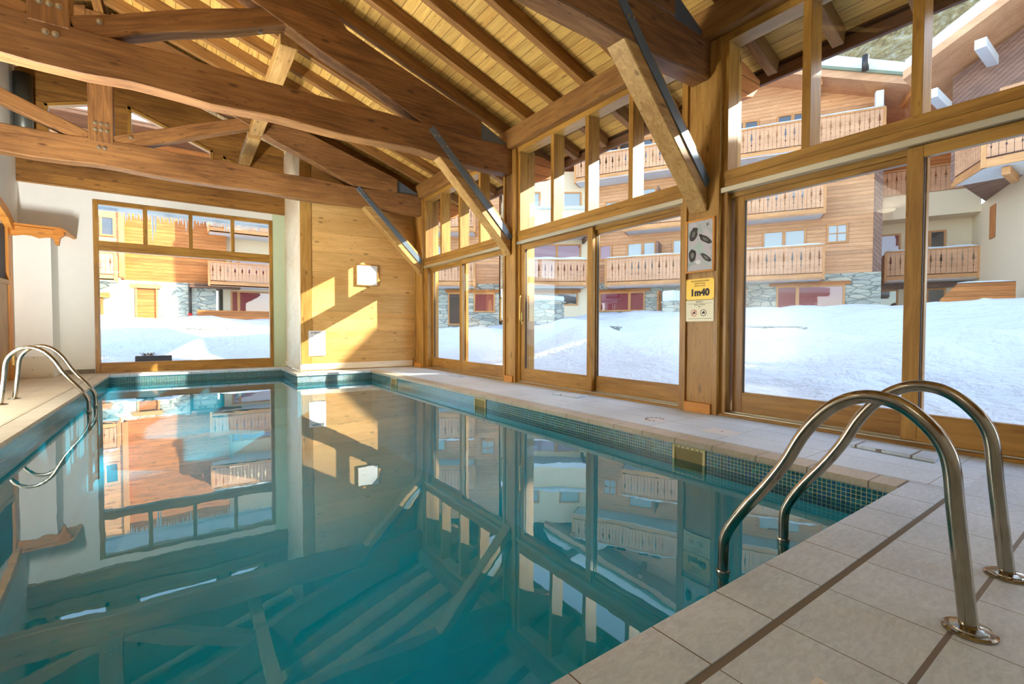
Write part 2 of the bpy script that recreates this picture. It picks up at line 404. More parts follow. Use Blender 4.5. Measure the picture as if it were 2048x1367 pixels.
def tube_mesh(pts, r, n=20, caps=True):
    pts = [Vector(p) for p in pts]; bm = bmesh.new(); rings = []
    t0 = (pts[1]-pts[0]).normalized(); ref = Vector((1, 0, 0)) if abs(t0.x) < 0.9 else Vector((0, 1, 0))
    nrm = t0.cross(ref).normalized()
    for i, p in enumerate(pts):
        t = ((pts[min(i+1, len(pts)-1)]-pts[max(i-1, 0)])).normalized()
        nrm = (nrm - t*nrm.dot(t)).normalized(); b = t.cross(nrm)
        rr = r[i] if isinstance(r, (list, tuple)) else r
        rings.append([bm.verts.new(p + (nrm*math.cos(2*math.pi*k/n)+b*math.sin(2*math.pi*k/n))*rr) for k in range(n)])
    for a, b in zip(rings, rings[1:]):
        for k in range(n): bm.faces.new((a[k], a[(k+1) % n], b[(k+1) % n], b[k]))
    if caps: bm.faces.new(rings[0][::-1]); bm.faces.new(rings[-1])
    return bm_mesh('tube', bm, True)
def lathe(name, prof, mat, parent=None, M=None, n=32, local=False):
    """profile of (radius, height) around local Z"""
    bm = bmesh.new(); rings = []
    for r, z in prof: rings.append([bm.verts.new((r*math.cos(2*math.pi*k/n), r*math.sin(2*math.pi*k/n), z)) for k in range(n)])
    for a, b in zip(rings, rings[1:]):
        for k in range(n): bm.faces.new((a[k], a[(k+1) % n], b[(k+1) % n], b[k]))
    bm.faces.new(rings[0][::-1]); bm.faces.new(rings[-1])
    return link(name, bm_mesh(name, bm, False), MAT[mat], parent, M, local)
def smooth_path(pts, sub=6):
    P = [Vector(p) for p in pts]; out = []
    for i in range(len(P)-1):
        a, b, c, d = P[max(i-1, 0)], P[i], P[i+1], P[min(i+2, len(P)-1)]
        for k in range(sub):
            t = k/sub
            out.append(0.5*((2*b)+(c-a)*t+(2*a-5*b+4*c-d)*t*t+(3*b-a-3*c+d)*t**3))
    out.append(P[-1]); return out
def text(name, s, size, M, mat, parent, ext=0.0008, align='CENTER', bold=0.0):
    cu = bpy.data.curves.new(name, 'FONT'); cu.body = s; cu.size = size; cu.extrude = ext; cu.align_x = align; cu.align_y = 'CENTER'; cu.offset = bold
    cu.materials.append(MAT[mat]); o = bpy.data.objects.new(name, cu); C.objects.link(o)
    bpy.context.view_layer.update(); dg = bpy.context.evaluated_depsgraph_get()
    me = bpy.data.meshes.new_from_object(o.evaluated_get(dg)); bpy.data.objects.remove(o)
    return link(name, me, MAT[mat], parent, M)
def copy_tree(o, parent=None, M=None):
    c = o.copy(); C.objects.link(c)
    if parent is not None: c.parent = parent; c.matrix_local = o.matrix_local
    if M is not None: c.matrix_world = M
    for ch in list(o.children): copy_tree(ch, c)
    return c
ST = dict(kind='structure')

# ================================================================== THE HALL
XL, XR, YF, YB = -2.45, 4.55, 12.30, -4.20          # left wall, glass wall, far wall, wall behind
RIDGE_X = -1.03
def raft_z(x): return 4.155 + 0.345*(4.45-x) if x >= RIDGE_X else 4.155 + 0.345*(4.45-(2*RIDGE_X-x))

# ---- floor (tiled deck) around the pool
PX0, PX1, PY0, PY1 = -1.15, 3.27, 0.885, 11.60      # pool opening
JX, JY = 1.80, 9.87                                   # the corner cut by the timber clad block
CW = 0.205
fl_obj = empty('floor', **ST)
flatbox('deck_front', XL, XR+0.02, YB, PY0-CW-0.018, -0.06, 0, 'tile_front', fl_obj)
flatbox('deck_right', PX1+CW+0.004, XR+0.02, PY0-CW-0.018, 10.47, -0.06, 0, 'tile_right', fl_obj)
flatbox('deck_left', XL, PX0-CW-0.004, PY0-CW-0.018, YF, -0.06, 0, 'tile_left', fl_obj)
flatbox('deck_far', PX0-CW-0.004, 2.02, PY1+CW+0.004, YF, -0.06, 0, 'tile_left', fl_obj)
flatbox('deck_block', JX+CW+0.004, PX1+CW+0.004, JY+CW+0.004, 10.47, -0.06, 0, 'tile_right', fl_obj)
flatbox('grout_bed', XL, XR+0.05, YB, PY0-0.03, -0.14, -0.004, 'grout', fl_obj)
flatbox('grout_bed', PX1+0.03, XR+0.05, PY0-0.03, 10.5, -0.14, -0.004, 'grout', fl_obj)
flatbox('grout_bed', XL, PX0-0.03, PY0-0.03, YF, -0.14, -0.004, 'grout', fl_obj)
flatbox('grout_bed', PX0-0.03, 2.02, PY1+0.03, YF, -0.14, -0.004, 'grout', fl_obj)
flatbox('grout_bed', JX+0.03, PX1+0.03, JY+0.03, 10.5, -0.14, -0.004, 'grout', fl_obj)
# ---- coping (rounded edge tiles)
def coping(n, x0, x1, y0, y1, mat):
    o = flatbox('trim_%d' % n, x0, x1, y0, y1, -0.045, 0.0, mat, bev=0.008); tag(o, **ST)
coping(1, PX0-CW, PX1+CW, PY0-CW, PY0, 'cop_x')
coping(2, PX1, PX1+CW, PY0, JY+CW, 'cop_y')
coping(3, PX0-CW, PX0, PY0, PY1+CW, 'cop_y')
coping(4, PX0, JX+CW, PY1, PY1+CW, 'cop_x')
coping(5, JX, JX+CW, JY, PY1, 'cop_y')
coping(6, JX+CW, PX1, JY, JY+CW, 'cop_x')

# ---- pool basin
ZW, ZF = -0.17, -1.50
pool = empty('swimming_pool', (0, 0, 0), label='indoor swimming pool with teal water and a mosaic tiled rim', cat='pool')
e = 0.022
outer = [(PX0-e, PY0-e), (PX1+e, PY0-e), (PX1+e, JY+e), (JX+e, JY+e), (JX+e, PY1+e), (PX0-e, PY1+e)]
def ring(name, z0, z1, mat, par):
    vs, fs = [], []
    n = len(outer)
    for (x, y) in outer: vs += [(x, y, z0), (x, y, z1)]
    for i in range(n):
        a, b = 2*i, 2*((i+1) % n); fs.append((a, b, b+1, a+1))
    return link(name, mesh(name, vs, fs), MAT[mat], par)
ring('mosaic_band', -0.235, -0.03, 'mosaic', pool)
ring('basin_wall', ZF, -0.235, 'liner', pool)
link('basin_floor', mesh('basin_floor', [(x, y, ZF) for x, y in outer], [tuple(range(6))]), MAT['liner'], pool)
link('water', mesh('water', [(x, y, ZW) for x, y in outer], [tuple(range(6))]), MAT['water'], pool)
# steps and ledge under water at the far end
for z_, y_ in ((-0.45, 11.15), (-0.78, 10.72), (-1.11, 10.29)):
    flatbox('pool_step', PX0-0.02, JX+0.02, y_, PY1+0.02 if z_ > -0.5 else y_+0.43, ZF, z_, 'liner', pool)

def skimmer(yc, label):
    t = empty('pool_skimmer', (PX1, yc, -0.14), label=label, cat='skimmer')
    w, x = 0.125, PX1+e
    for a, b, c, d in ((yc-w-0.022, yc-w, -0.245, -0.052), (yc+w, yc+w+0.022, -0.245, -0.052)):
        flatbox('frame', x-0.012, x+0.002, a, b, c, d, 'skimmer', t, bev=0.002)
    flatbox('frame', x-0.012, x+0.002, yc-w, yc+w, -0.072, -0.052, 'skimmer', t, bev=0.002)
    flatbox('frame', x-0.012, x+0.002, yc-w, yc+w, -0.245, -0.225, 'skimmer', t, bev=0.002)
    flatbox('throat_shade', x-0.003, x+0.001, yc-w, yc+w, -0.225, -0.072, 'skimmer_shade', t)  # flat plate, shade inside the opening painted as its dark colour
    for k in range(6):
        flatbox('screw', x-0.015, x-0.011, yc-w+0.02+k*0.042, yc-w+0.028+k*0.042, -0.066, -0.058, 'black', t)
skimmer(2.22, 'ivory framed skimmer opening nearest the camera in the mosaic rim')
skimmer(5.42, 'ivory framed skimmer opening halfway along the right mosaic rim')
skimmer(8.60, 'small ivory skimmer opening farthest along the right mosaic rim')

# ---- walls
def glass(name, pts, parent, mat='glass'):
    return link(name, mesh(name, pts, [tuple(range(len(pts)))]), MAT[mat], parent)

wl = empty('wall_left', **ST)
flatbox('plaster', XL-0.2, XL, YB, YF+0.1, -0.06, 5.75, 'white', wl)
flatbox('wall_tile_base', XL, XL+0.012, YB, 10.9, 0.0, 0.09, 'grout', wl)
tag(flatbox('baseboard_far', -1.92, -1.43, YF-0.015, YF-0.001, 0.0, 0.085, 'grout'), **ST)

wf = empty('wall_far', **ST)
flatbox('plaster', XL, -1.42, YF, YF+0.22, -0.06, 3.58, 'white', wf)
flatbox('plaster', -1.42, 1.75, YF, YF+0.22, 3.42, 3.58, 'white', wf)
flatbox('green_plaster', 1.75, 2.02, YF, YF+0.22, -0.06, 3.58, 'green', wf)
flatbox('plaster', XL, 2.02, YF+0.02, YF+0.22, -0.3, 0.0, 'white', wf)
timber('lintel', (XL, YF+0.0, 3.79), (2.02, YF+0.0, 3.79), 0.16, 0.42, 'gable', wf)
# timber gable above the lintel with two trapezoid window openings
def top_z(x): return raft_z(x) + 0.10
GZ = 3.99
LW = [(-2.08, 4.30), (-1.28, 4.30), (-1.28, 5.36), (-2.08, 5.10)]
RW = [(-0.86, 4.30), (0.60, 4.30), (0.60, 4.80), (-0.86, 5.38)]
RW2 = [(0.78, 4.30), (1.55, 4.30), (1.55, 4.43), (0.78, 4.73)]
def gpoly(pts): prism('boarding', pts, YF, YF+0.14, 'gable', wf)
gpoly([(XL, GZ), (2.02, GZ), (2.02, 4.30), (XL, 4.30)])
gpoly([(XL, 4.30), (-2.08, 4.30), (-2.08, top_z(-2.08)), (XL, top_z(XL))])
gpoly([(-2.08, 5.10), (-1.28, 5.36), (-1.28, top_z(-1.28)), (-2.08, top_z(-2.08))])
gpoly([(-1.28, 4.30), (-0.86, 4.30), (-0.86, top_z(-0.86)), (-1.03, top_z(-1.03)), (-1.28, top_z(-1.28))])
gpoly([(-0.86, 5.38), (0.60, 4.80), (0.60, top_z(0.60)), (-0.86, top_z(-0.86))])
gpoly([(0.60, 4.30), (0.78, 4.30), (0.78, top_z(0.78)), (0.60, top_z(0.60))])
gpoly([(0.78, 4.73), (1.55, 4.43), (1.55, top_z(1.55)), (0.78, top_z(0.78))])
gpoly([(1.55, 4.30), (2.02, 4.30), (2.02, top_z(2.02)), (1.55, top_z(1.55))])
def poly_window(num, pts):
    w = empty('window_%d' % num, (0, 0, 0), **ST)
    n = len(pts); c = Vector((sum(p[0] for p in pts)/n, 0, sum(p[1] for p in pts)/n))
    for i in range(n):
        a, b = Vector((pts[i][0], YF+0.05, pts[i][1])), Vector((pts[(i+1) % n][0], YF+0.05, pts[(i+1) % n][1]))
        d = ((c-(a+b)/2)); d.y = 0; s = 0.03
        q = (b-a).normalized(); nn = Vector((-q.z, 0, q.x)); nn = nn if nn.dot(d) > 0 else -nn
        timber('frame', a+nn*s, b+nn*s, 0.14, 0.06, 'frame', w, up=nn)
    glass('pane', [(p[0], YF+0.07, p[1]) for p in pts], w)
poly_window(1, LW); poly_window(2, RW); poly_window(3, RW2)
for x in (-2.16, -1.20):
    pass

# far picture window
w = empty('window_4', (0.17, YF, 0), **ST)
yc0, yc1 = YF-0.02, YF+0.10
def fm(name, x0, x1, z0, z1, y0=yc0, y1=yc1): return box(name, x0, x1, y0, y1, z0, z1, 'frame', w)
fm('frame', -1.42, -1.345, 0.0, 3.42); fm('frame', 1.68, 1.75, 0.0, 3.42)
fm('frame', -1.345, 1.68, 3.335, 3.42); fm('sill', -1.345, 1.68, 0.0, 0.20, YF-0.03, YF+0.12)
fm('transom', -1.345, 1.68, 2.43, 2.52, YF-0.03, YF+0.10); fm('transom', -1.345, 1.68, 2.52, 2.62)
for x in (-0.61, 0.165, 0.945): fm('mullion', x-0.035, x+0.035, 2.62, 3.335)
glass('pane', [(-1.345, YF+0.05, 0.20), (1.68, YF+0.05, 0.20), (1.68, YF+0.05, 2.43), (-1.345, YF+0.05, 2.43)], w)
xs = [-1.345, -0.61, 0.165, 0.945, 1.68]
for a, b in zip(xs, xs[1:]):
    glass('pane', [(a, YF+0.05, 2.62), (b, YF+0.05, 2.62), (b, YF+0.05, 3.335), (a, YF+0.05, 3.335)], w)

# timber clad block (its front is the sunlit wall)
blk = empty('wall_block', **ST)
prism('cladding', [(2.01, 0.0), (4.62, 0.0), (4.62, raft_z(4.62)+0.15), (2.01, raft_z(2.01)+0.15)], 10.47, 10.53, 'panel', blk)
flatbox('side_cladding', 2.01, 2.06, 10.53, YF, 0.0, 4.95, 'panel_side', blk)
box('corner_board', 2.005, 2.22, 10.452, 10.47, 0.13, 4.9, 'post', blk)
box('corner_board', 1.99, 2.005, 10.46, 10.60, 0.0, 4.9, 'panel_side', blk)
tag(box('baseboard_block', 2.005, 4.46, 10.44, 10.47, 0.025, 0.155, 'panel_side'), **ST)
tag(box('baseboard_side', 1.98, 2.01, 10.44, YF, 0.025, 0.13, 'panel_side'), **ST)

# wall behind the camera and its windows
wb = empty('wall_back', **ST)
flatbox('plaster', XL, 4.7, YB-0.2, YB, -0.06, 3.3, 'white', wb)
prism('boarding', [(XL, 3.3), (4.7, 3.3), (4.7, raft_z(4.7)+0.1), (RIDGE_X, raft_z(RIDGE_X)+0.1), (XL, raft_z(XL)+0.1)], YB-0.2, YB, 'gable', wb)
# ---- ceiling: boards on rafters
cl = empty('ceiling', **ST)
def slab(name, xa, xb, ya, yb, off0, off1, mat):
    # sloped slab with local X along the hall (board direction)
    za, zb = raft_z(xa), raft_z(xb)
    p = Vector((0, yb-ya, 0)); sl = Vector((xb-xa, 0, zb-za)); L = sl.length
    x = Vector((0, 1, 0)); y = sl.normalized(); z = x.cross(y); 
    if z.z < 0: y = -y; z = x.cross(y)
    M = Matrix.Identity(4)
    for i in range(3): M[i][0] = x[i]; M[i][1] = y[i]; M[i][2] = z[i]
    M.translation = Vector(((xa+xb)/2, (ya+yb)/2, (za+zb)/2))
    bm = bmesh.new(); box_bm(bm, -(yb-ya)/2, (yb-ya)/2, -L/2, L/2, off0, off1)
    return link(name, bm_mesh(name, bm), MAT[mat], cl, M)
RH = 0.18
slab('roof_boards', RIDGE_X, 5.68, YB-0.5, YF+0.8, RH, RH+0.03, 'deckboard')
slab('roof_boards', XL-0.3, RIDGE_X, YB-0.5, YF+0.8, RH, RH+0.03, 'deckboard')
slab('roof_cover', RIDGE_X, 5.72, YB-0.5, YF+0.8, RH+0.03, RH+0.16, 'tile_roof')
slab('roof_cover', XL-0.4, RIDGE_X, YB-0.5, YF+0.8, RH+0.03, RH+0.16, 'tile_roof')
slab('snow_cover', RIDGE_X-0.1, 5.6, YB-0.5, YF+0.8, RH+0.16, RH+0.55, 'snow')
slab('snow_cover', XL-0.4, RIDGE_X, YB-0.5, YF+0.8, RH+0.16, RH+0.55, 'snow')
box('ridge_board', RIDGE_X-0.06, RIDGE_X+0.06, YB, YF, raft_z(RIDGE_X)-0.12, raft_z(RIDGE_X)+0.14, 'rafter', cl)
tag(box('trim_7', 5.60, 5.65, YB-0.5, YF+0.8, 3.76, 4.05, 'dark_log'), **ST)

def rafter_me(xa, xb):
    a, b = Vector((xa, 0, raft_z(xa))), Vector((xb, 0, raft_z(xb)))
    M, L = axes(a, b); return timber_mesh(L, 0.10, RH, 0.004, 0.012, 14, 3.3), M
me_r, M_r = rafter_me(RIDGE_X+0.06, 5.52)
me_l, M_l = rafter_me(XL+0.0, RIDGE_X-0.06)
ys = [6.56-0.05+0.65*k for k in range(-16, 9)]
ys = [y+0.10 for y in ys if y < YF-0.1]
ORD = ['first', 'second', 'third', 'fourth', 'fifth', 'sixth', 'seventh', 'eighth', 'ninth', 'tenth']
def rafter_label(y, left):
    side = 'short left slope rafter' if left else 'right slope rafter'
    for nm, t0, t1 in (('beyond the farthest truss', 10.11, 99), ('between the middle and farthest truss', 6.54, 10.11), ('between the nearest and middle truss', 2.96, 6.54), ('this side of the nearest truss', -9, 2.96)):
        if t0-0.2 <= y < t1-0.2:
            if t0 > 0: return '%s, %s, %s going away' % (side, nm, ORD[int(sum(1 for q in ys if t0-0.2 <= q < y-0.01))])
            return '%s, %s, %s coming nearer' % (side, nm, ORD[int(sum(1 for q in ys if y+0.01 < q < t1-0.2))])
ys = [y for y in ys if y > -0.5]
for y in ys:
    for me, M0, lb, gp in ((me_r, M_r, 'brown rafter under the roof boards, running down to the glass wall', 'rafters of the right roof slope'),
                           (me_l, M_l, 'short brown rafter under the roof boards on the left of the ridge', 'rafters of the left roof slope')):
        if me is me_l and (y < 6 or y > 12): continue
        M = M0.copy(); up = Vector((M0[0][2], 0, M0[2][2])); M.translation = M0.translation + Vector((0, y, 0)) + up*(RH/2)
        tag(link('rafter', me, MAT['rafter'], None, M), rafter_label(y, me is me_l), 'rafter', gp)

# wall plate and window heads
pl = timber('wall_plate', (4.53, YB, 4.02), (4.53, 10.47, 4.02), 0.22, 0.30, 'rafter', up=(0, 0, 1))
tag(pl, 'long horizontal timber plate on top of the glass wall under the rafters', 'beam')

# ---- posts of the glass wall
def post(y0, y1, label, far=False):
    t = empty('timber_post', (4.5, (y0+y1)/2, 0), label=label, cat='post')
    box('shaft', 4.52, 4.90, y0, y1, 0.0, 3.87, 'post', t, bev=0.008)
    box('edge_board', 4.495, 4.53, y0, y0+0.055, 0.0, 3.85, 'frame', t)
    box('edge_board', 4.495, 4.53, y1-0.055, y1, 0.0, 3.85, 'frame', t)
    box('foot_block', 4.475, 4.52, y0+0.06, y1-0.06, 0.0, 0.105, 'canopy', t)
    return t
p1 = post(2.72, 3.15, 'square timber post carrying the poster and the yellow 1m40 sign')
p2 = post(6.30, 6.66, 'square timber post between the two farther glass bays')
p3 = post(9.95, 10.44, 'square timber post in the corner against the timber clad wall')
p0 = post(-0.80, -0.42, 'square timber post beside the camera, right of the nearest glass bay')

# ---- glass bays
door_n = [0]; win_n = [4]
def leaf(y0, y1, xc, handle=None):
    door_n[0] += 1
    d = empty('door_%d' % door_n[0], (xc, (y0+y1)/2, 0.03), **ST)
    x0, x1 = xc-0.03, xc+0.03
    box('stile', x0, x1, y0, y0+0.10, 0.035, 2.275, 'frame', d); box('stile', x0, x1, y1-0.10, y1, 0.035, 2.275, 'frame', d)
    box('bottom_rail', x0, x1, y0+0.10, y1-0.10, 0.035, 0.245, 'frame', d); box('top_rail', x0, x1, y0+0.10, y1-0.10, 2.185, 2.275, 'frame', d)
    glass('pane', [(xc, y0+0.095, 0.24), (xc, y1-0.095, 0.24), (xc, y1-0.095, 2.19), (xc, y0+0.095, 2.19)], d)
    for a, b in ((y0+0.10, y0+0.104), (y1-0.104, y1-0.10)):
        box('seal', xc-0.012, xc+0.012, a, b, 0.245, 2.185, 'black', d)
    if handle is not None:
        y, s = handle
        h = link('handle', tube_mesh(smooth_path([(x0, y, 1.03), (x0-0.045, y, 1.03), (x0-0.06, y, 1.06), (x0-0.06, y, 1.40), (x0-0.045, y, 1.425)], 4), 0.011, 10), MAT['brass'], d)
        box('escutcheon', x0-0.008, x0, y-0.016-0.02*s, y+0.016-0.02*s, 0.97, 1.16, 'brass', d)
def bay(y0, y1, mulls, leaves, jamb=(0.06, 0.06)):
    win_n[0] += 1
    w = empty('window_%d' % win_n[0], (4.6, (y0+y1)/2, 2.3), **ST)
    X0, X1 = 4.55, 4.74
    box('transom', X0, X1, y0, y1, 2.33, 2.415, 'frame', w); box('transom', X0-0.006, X1, y0, y1, 2.415, 2.50, 'frame', w)
    box('track', X0-0.035, X0+0.06, y0, y1, 2.278, 2.33, 'alu', w)
    box('head', X0+0.065, X1, y0, y1, 2.235, 2.33, 'frame', w)
    box('head', X0-0.01, X1, y0, y1, 3.795, 3.872, 'frame', w)
    box('jamb', X0, X1, y0, y0+0.055, 2.50, 3.795, 'frame', w); box('jamb', X0, X1, y1-0.055, y1, 2.50, 3.795, 'frame', w)
    for yy in mulls: box('mullion', X0, X1+0.02, yy-0.035, yy+0.035, 2.50, 3.795, 'frame', w)
    e_ = [y0]+list(mulls)+[y1]
    for a, b in zip(e_, e_[1:]): glass('pane', [(4.64, a+0.02, 2.5), (4.64, b-0.02, 2.5), (4.64, b-0.02, 3.8), (4.64, a+0.02, 3.8)], w)
    box('jamb', X0, X1, y0-0.01, y0+jamb[0], 0.0, 2.33, 'frame', w); box('jamb', X0, X1, y1-jamb[1], y1+0.01, 0.0, 2.33, 'frame', w)
    box('sill', X0-0.03, X1+0.1, y0, y1, 0.0, 0.022, 'frame', w); box('track', X0+0.0, X0+0.03, y0+0.05, y1-0.05, 0.022, 0.036, 'alu', w)
    box('track', X0+0.085, X0+0.115, y0+0.05, y1-0.05, 0.022, 0.045, 'alu', w)
    for (a, b, inner, hd) in leaves: leaf(a, b, 4.60 if inner else 4.68, hd)
bay(6.66, 9.95, (7.53, 8.31, 9.12), ((6.68, 8.34, True, (6.745, 1)), (8.22, 9.80, False, None)), (0.04, 0.17))
bay(3.15, 6.30, (3.93, 4.70, 5.43), ((4.60, 6.24, True, (6.19, -1)), (3.17, 4.70, False, None)))
bay(-0.42, 2.72, (0.38, 1.17, 1.94), ((-0.36, 1.225, True, None), (1.12, 2.64, False, None)))
bay(-4.0, -0.80, (-3.2, -2.4, -1.6), ((-3.9, -2.35, True, None), (-2.45, -0.85, False, None)))
tag(flatbox('wall_right', 4.60, 4.95, YB-0.2, YF, -0.4, -0.005, 'cream'), **ST)

# ---- roof trusses
BR0, BR1 = Vector((3.20, 3.46)), Vector((4.50, 2.17))
def truss(yf, label, steel_z=True):
    T_ = 0.22; ym = yf+T_/2
    t = empty('roof_truss', (4.5, ym, 3.47), label=label, cat='roof truss')
    timber('tie_beam', (XL-0.1, ym, 3.69), (4.56, ym, 3.69), T_, 0.43, 'beam', t, bev=0.012, wavy=0.055)
    box('king_post', -1.19, -0.88, yf-0.004, yf+T_+0.004, 3.86, raft_z(RIDGE_X)-0.12, 'beam', t, bev=0.01)
    timber('strut', (-0.86, ym, 3.905), (1.22, ym, 4.80), T_-0.02, 0.22, 'beam', t, bev=0.01, wavy=0.03)
    timber('strut', (-1.20, ym, 3.905), (XL, ym, 4.43), T_-0.02, 0.22, 'beam', t, bev=0.01, wavy=0.03)
    prism('principal_rafter', [(-0.88, 5.46), (0.1, 5.05), (1.11, 4.64), (1.49, 4.47), (2.14, 4.24), (2.95, 3.89), (3.93, 3.90), (3.93, 4.20), (2.95, 4.50), (2.28, 4.71), (1.84, 4.86), (1.62, 5.12), (0.4, 5.54), (-0.88, 5.98)],
          yf, yf+T_, 'beam', t, bev=0.01)
    prism('principal_rafter', [(-1.19, 5.46), (-1.19, 5.98), (XL, 5.52), (XL, 4.98)], yf, yf+T_, 'beam', t, bev=0.01)
    # brace, foot against the post
    d = (BR1-BR0).normalized(); nn = Vector((-d.y, d.x)); nn = nn if nn.x > 0 else -nn; H = 0.27
    A = BR0 + d*(-0.03); B = BR1
    U = BR0 + nn*H
    pts = [tuple(A), (4.42, 2.25), (4.50, 2.12), (4.50, U.y + (4.50-U.x)*d.y/d.x), tuple(U+d*(-0.03))]
    prism('brace', pts, yf+0.005, yf+T_-0.005, 'brace', t, bev=0.01)
    # steel strap on the face of brace and tie
    c0 = Vector((3.05, 3.87)); c1 = Vector((4.50, 2.40)); dd = (c1-c0).normalized(); n2 = Vector((-dd.y, dd.x)); hw = 0.052
    st = prism('steel_strap', [tuple(c0-n2*hw), tuple(c1-n2*hw), tuple(c1+n2*hw), tuple(c0+n2*hw)], yf-0.010, yf+0.004, 'steel_blue', t, bev=0.002)
    Rb = Matrix(((1,0,0),(0,0,1),(0,-1,0))).to_4x4()
    for k, (s_, o_) in enumerate(((0.12, -0.022), (0.155, 0.024), (0.30, -0.022), (0.335, 0.024))):
        q = c0+dd*s_+n2*o_; Mb = Matrix.Translation((q.x, yf-0.010, q.y)) @ Rb
        lathe('bolt', [(0.017, 0.002), (0.017, -0.004), (0.011, -0.004), (0.011, -0.014), (0.004, -0.016)][::-1], 'bolt', st, Mb, 10)
    prism('steel_plate', [(3.94, 3.90), (4.50, 3.90), (4.44, 3.96), (3.94, 4.19)], yf+0.04, yf+0.052, 'steel_blue', t)
    for (bx_, bz_) in ((-1.10, 4.06), (-1.03, 4.06), (-0.96, 4.06), (-1.10, 4.16), (-1.03, 4.16), (-0.96, 4.16), (-1.06, 3.78), (-0.99, 3.78)):
        lathe('bolt', [(0.03, 0.004), (0.03, -0.003), (0.017, -0.003), (0.017, -0.018), (0.006, -0.02)][::-1], 'bolt', t, Matrix.Translation((bx_, yf-0.006, bz_)) @ Rb, 14)
    lathe('bolt', [(0.028, 0.012), (0.028, -0.003), (0.016, -0.003), (0.016, -0.016), (0.006, -0.018)][::-1], 'bolt', t, Matrix.Translation((-0.66, yf, 4.03)) @ Rb, 14)
    lathe('bolt', [(0.028, 0.012), (0.028, -0.003), (0.016, -0.003), (0.016, -0.016), (0.006, -0.018)][::-1], 'bolt', t, Matrix.Translation((0.82, ym, 4.515)) , 14)
    # outside bracket carrying the eave
    prism('eave_bracket', [(4.86, 3.90), (4.86, 3.40), (5.02, 3.42), (5.25, 3.52), (5.40, 3.56), (5.56, 3.72), (5.56, 3.80), (5.2, 3.89)], yf+0.02, yf+T_-0.02, 'siding_dark', t, bev=0.006)
truss(2.85, 'nearest timber roof truss, crossing the top right corner above the poster')
truss(6.43, 'large dark timber roof truss across the middle of the hall')
truss(10.0, 'farthest timber roof truss, in front of the timber gable and clad wall')
# node purlins between the trusses
for y0, y1, lb in ((6.65, 10.0, 'square purlin joining the middle and the farthest roof truss'), (10.22, YF, 'short square purlin between the farthest roof truss and the timber gable')):
    tag(box('purlin', 1.06, 1.27, y0, y1, 4.50, 4.66, 'brace', bev=0.008), lb, 'beam')

# ---- left side: door, boxed column, carved canopy
bc = empty('boxed_column', (-2.19, 12.0, 0), label='white boxed column in the far left corner under the carved canopy', cat='column')
flatbox('shaft', XL, -1.93, 11.72, YF, 0.0, 2.55, 'white', bc)
flatbox('access_panel', XL+0.02, -1.925, 11.705, 11.72, 0.01, 0.385, 'panelbox', bc)
for x, z in ((-2.40, 0.35), (-2.18, 0.36), (-2.0, 0.35), (-2.2, 0.15), (-1.98, 0.05)):
    box('screw', x-0.006, x+0.006, 11.70, 11.706, z-0.006, z+0.006, 'black', bc)
cn = empty('carved_canopy', (-2.1, 11.6, 2.5), label='orange pine canopy with wavy edge topping the white boxed column', cat='canopy')
wave = [(XL, 2.66), (XL, 2.50), (-2.36, 2.485), (-2.25, 2.51), (-2.15, 2.505), (-2.06, 2.47), (-1.98, 2.49), (-1.90, 2.50), (-1.86, 2.46), (-1.86, 2.64)]
prism('fascia_board', wave, 11.56, 11.60, 'canopy', cn, bev=0.003)
prism('end_bracket', [(-1.87, 2.64), (-1.87, 2.50), (-1.84, 2.37), (-1.80, 2.37), (-1.78, 2.50), (-1.72, 2.56), (-1.74, 2.66)], 11.545, 11.64, 'canopy', cn, bev=0.003)
prism('top_board', [(XL, 2.70), (XL, 2.665), (-1.78, 2.645), (-1.70, 2.60), (-1.66, 2.62), (-1.76, 2.68)], 11.52, YF, 'canopy', cn)
lc = empty('door_canopy', (-2.4, 11.2, 2.7), label='carved pine door hood at the left picture edge above the wooden door', cat='canopy')
prism('hood_board', [(10.2, 3.12), (10.2, 2.95), (10.9, 2.80), (11.2, 2.72), (11.40, 2.60), (11.56, 2.58), (11.56, 2.72), (11.2, 2.90)], XL, XL+0.10, 'canopy', lc, axis='YZ', bev=0.003)
d = empty('door_%d' % (door_n[0]+1), (XL, 11.0, 0), **ST)
box('door_post', XL, XL+0.05, 11.42, 11.62, 0.0, 2.62, 'canopy', d); box('door_post', XL, XL+0.05, 10.15, 10.30, 0.0, 2.62, 'canopy', d)
box('leaf', XL, XL+0.035, 10.30, 11.42, 0.03, 1.62, 'frame', d); box('leaf_rail', XL, XL+0.05, 10.30, 11.42, 1.62, 1.70, 'post', d)
box('handle', XL+0.05, XL+0.08, 11.46, 11.49, 0.25, 0.45, 'brass', d)
flatbox('glazing', XL, XL+0.012, 10.30, 11.42, 1.70, 2.62, 'dark_room', d)
dc = link('ventilation_duct', tube_mesh([(-2.30, 12.05, 4.20), (-2.30, 12.05, 5.45)], 0.13, 24), MAT['duct']); tag(dc, 'dark grey vertical duct against the gable at the upper left edge', 'duct')

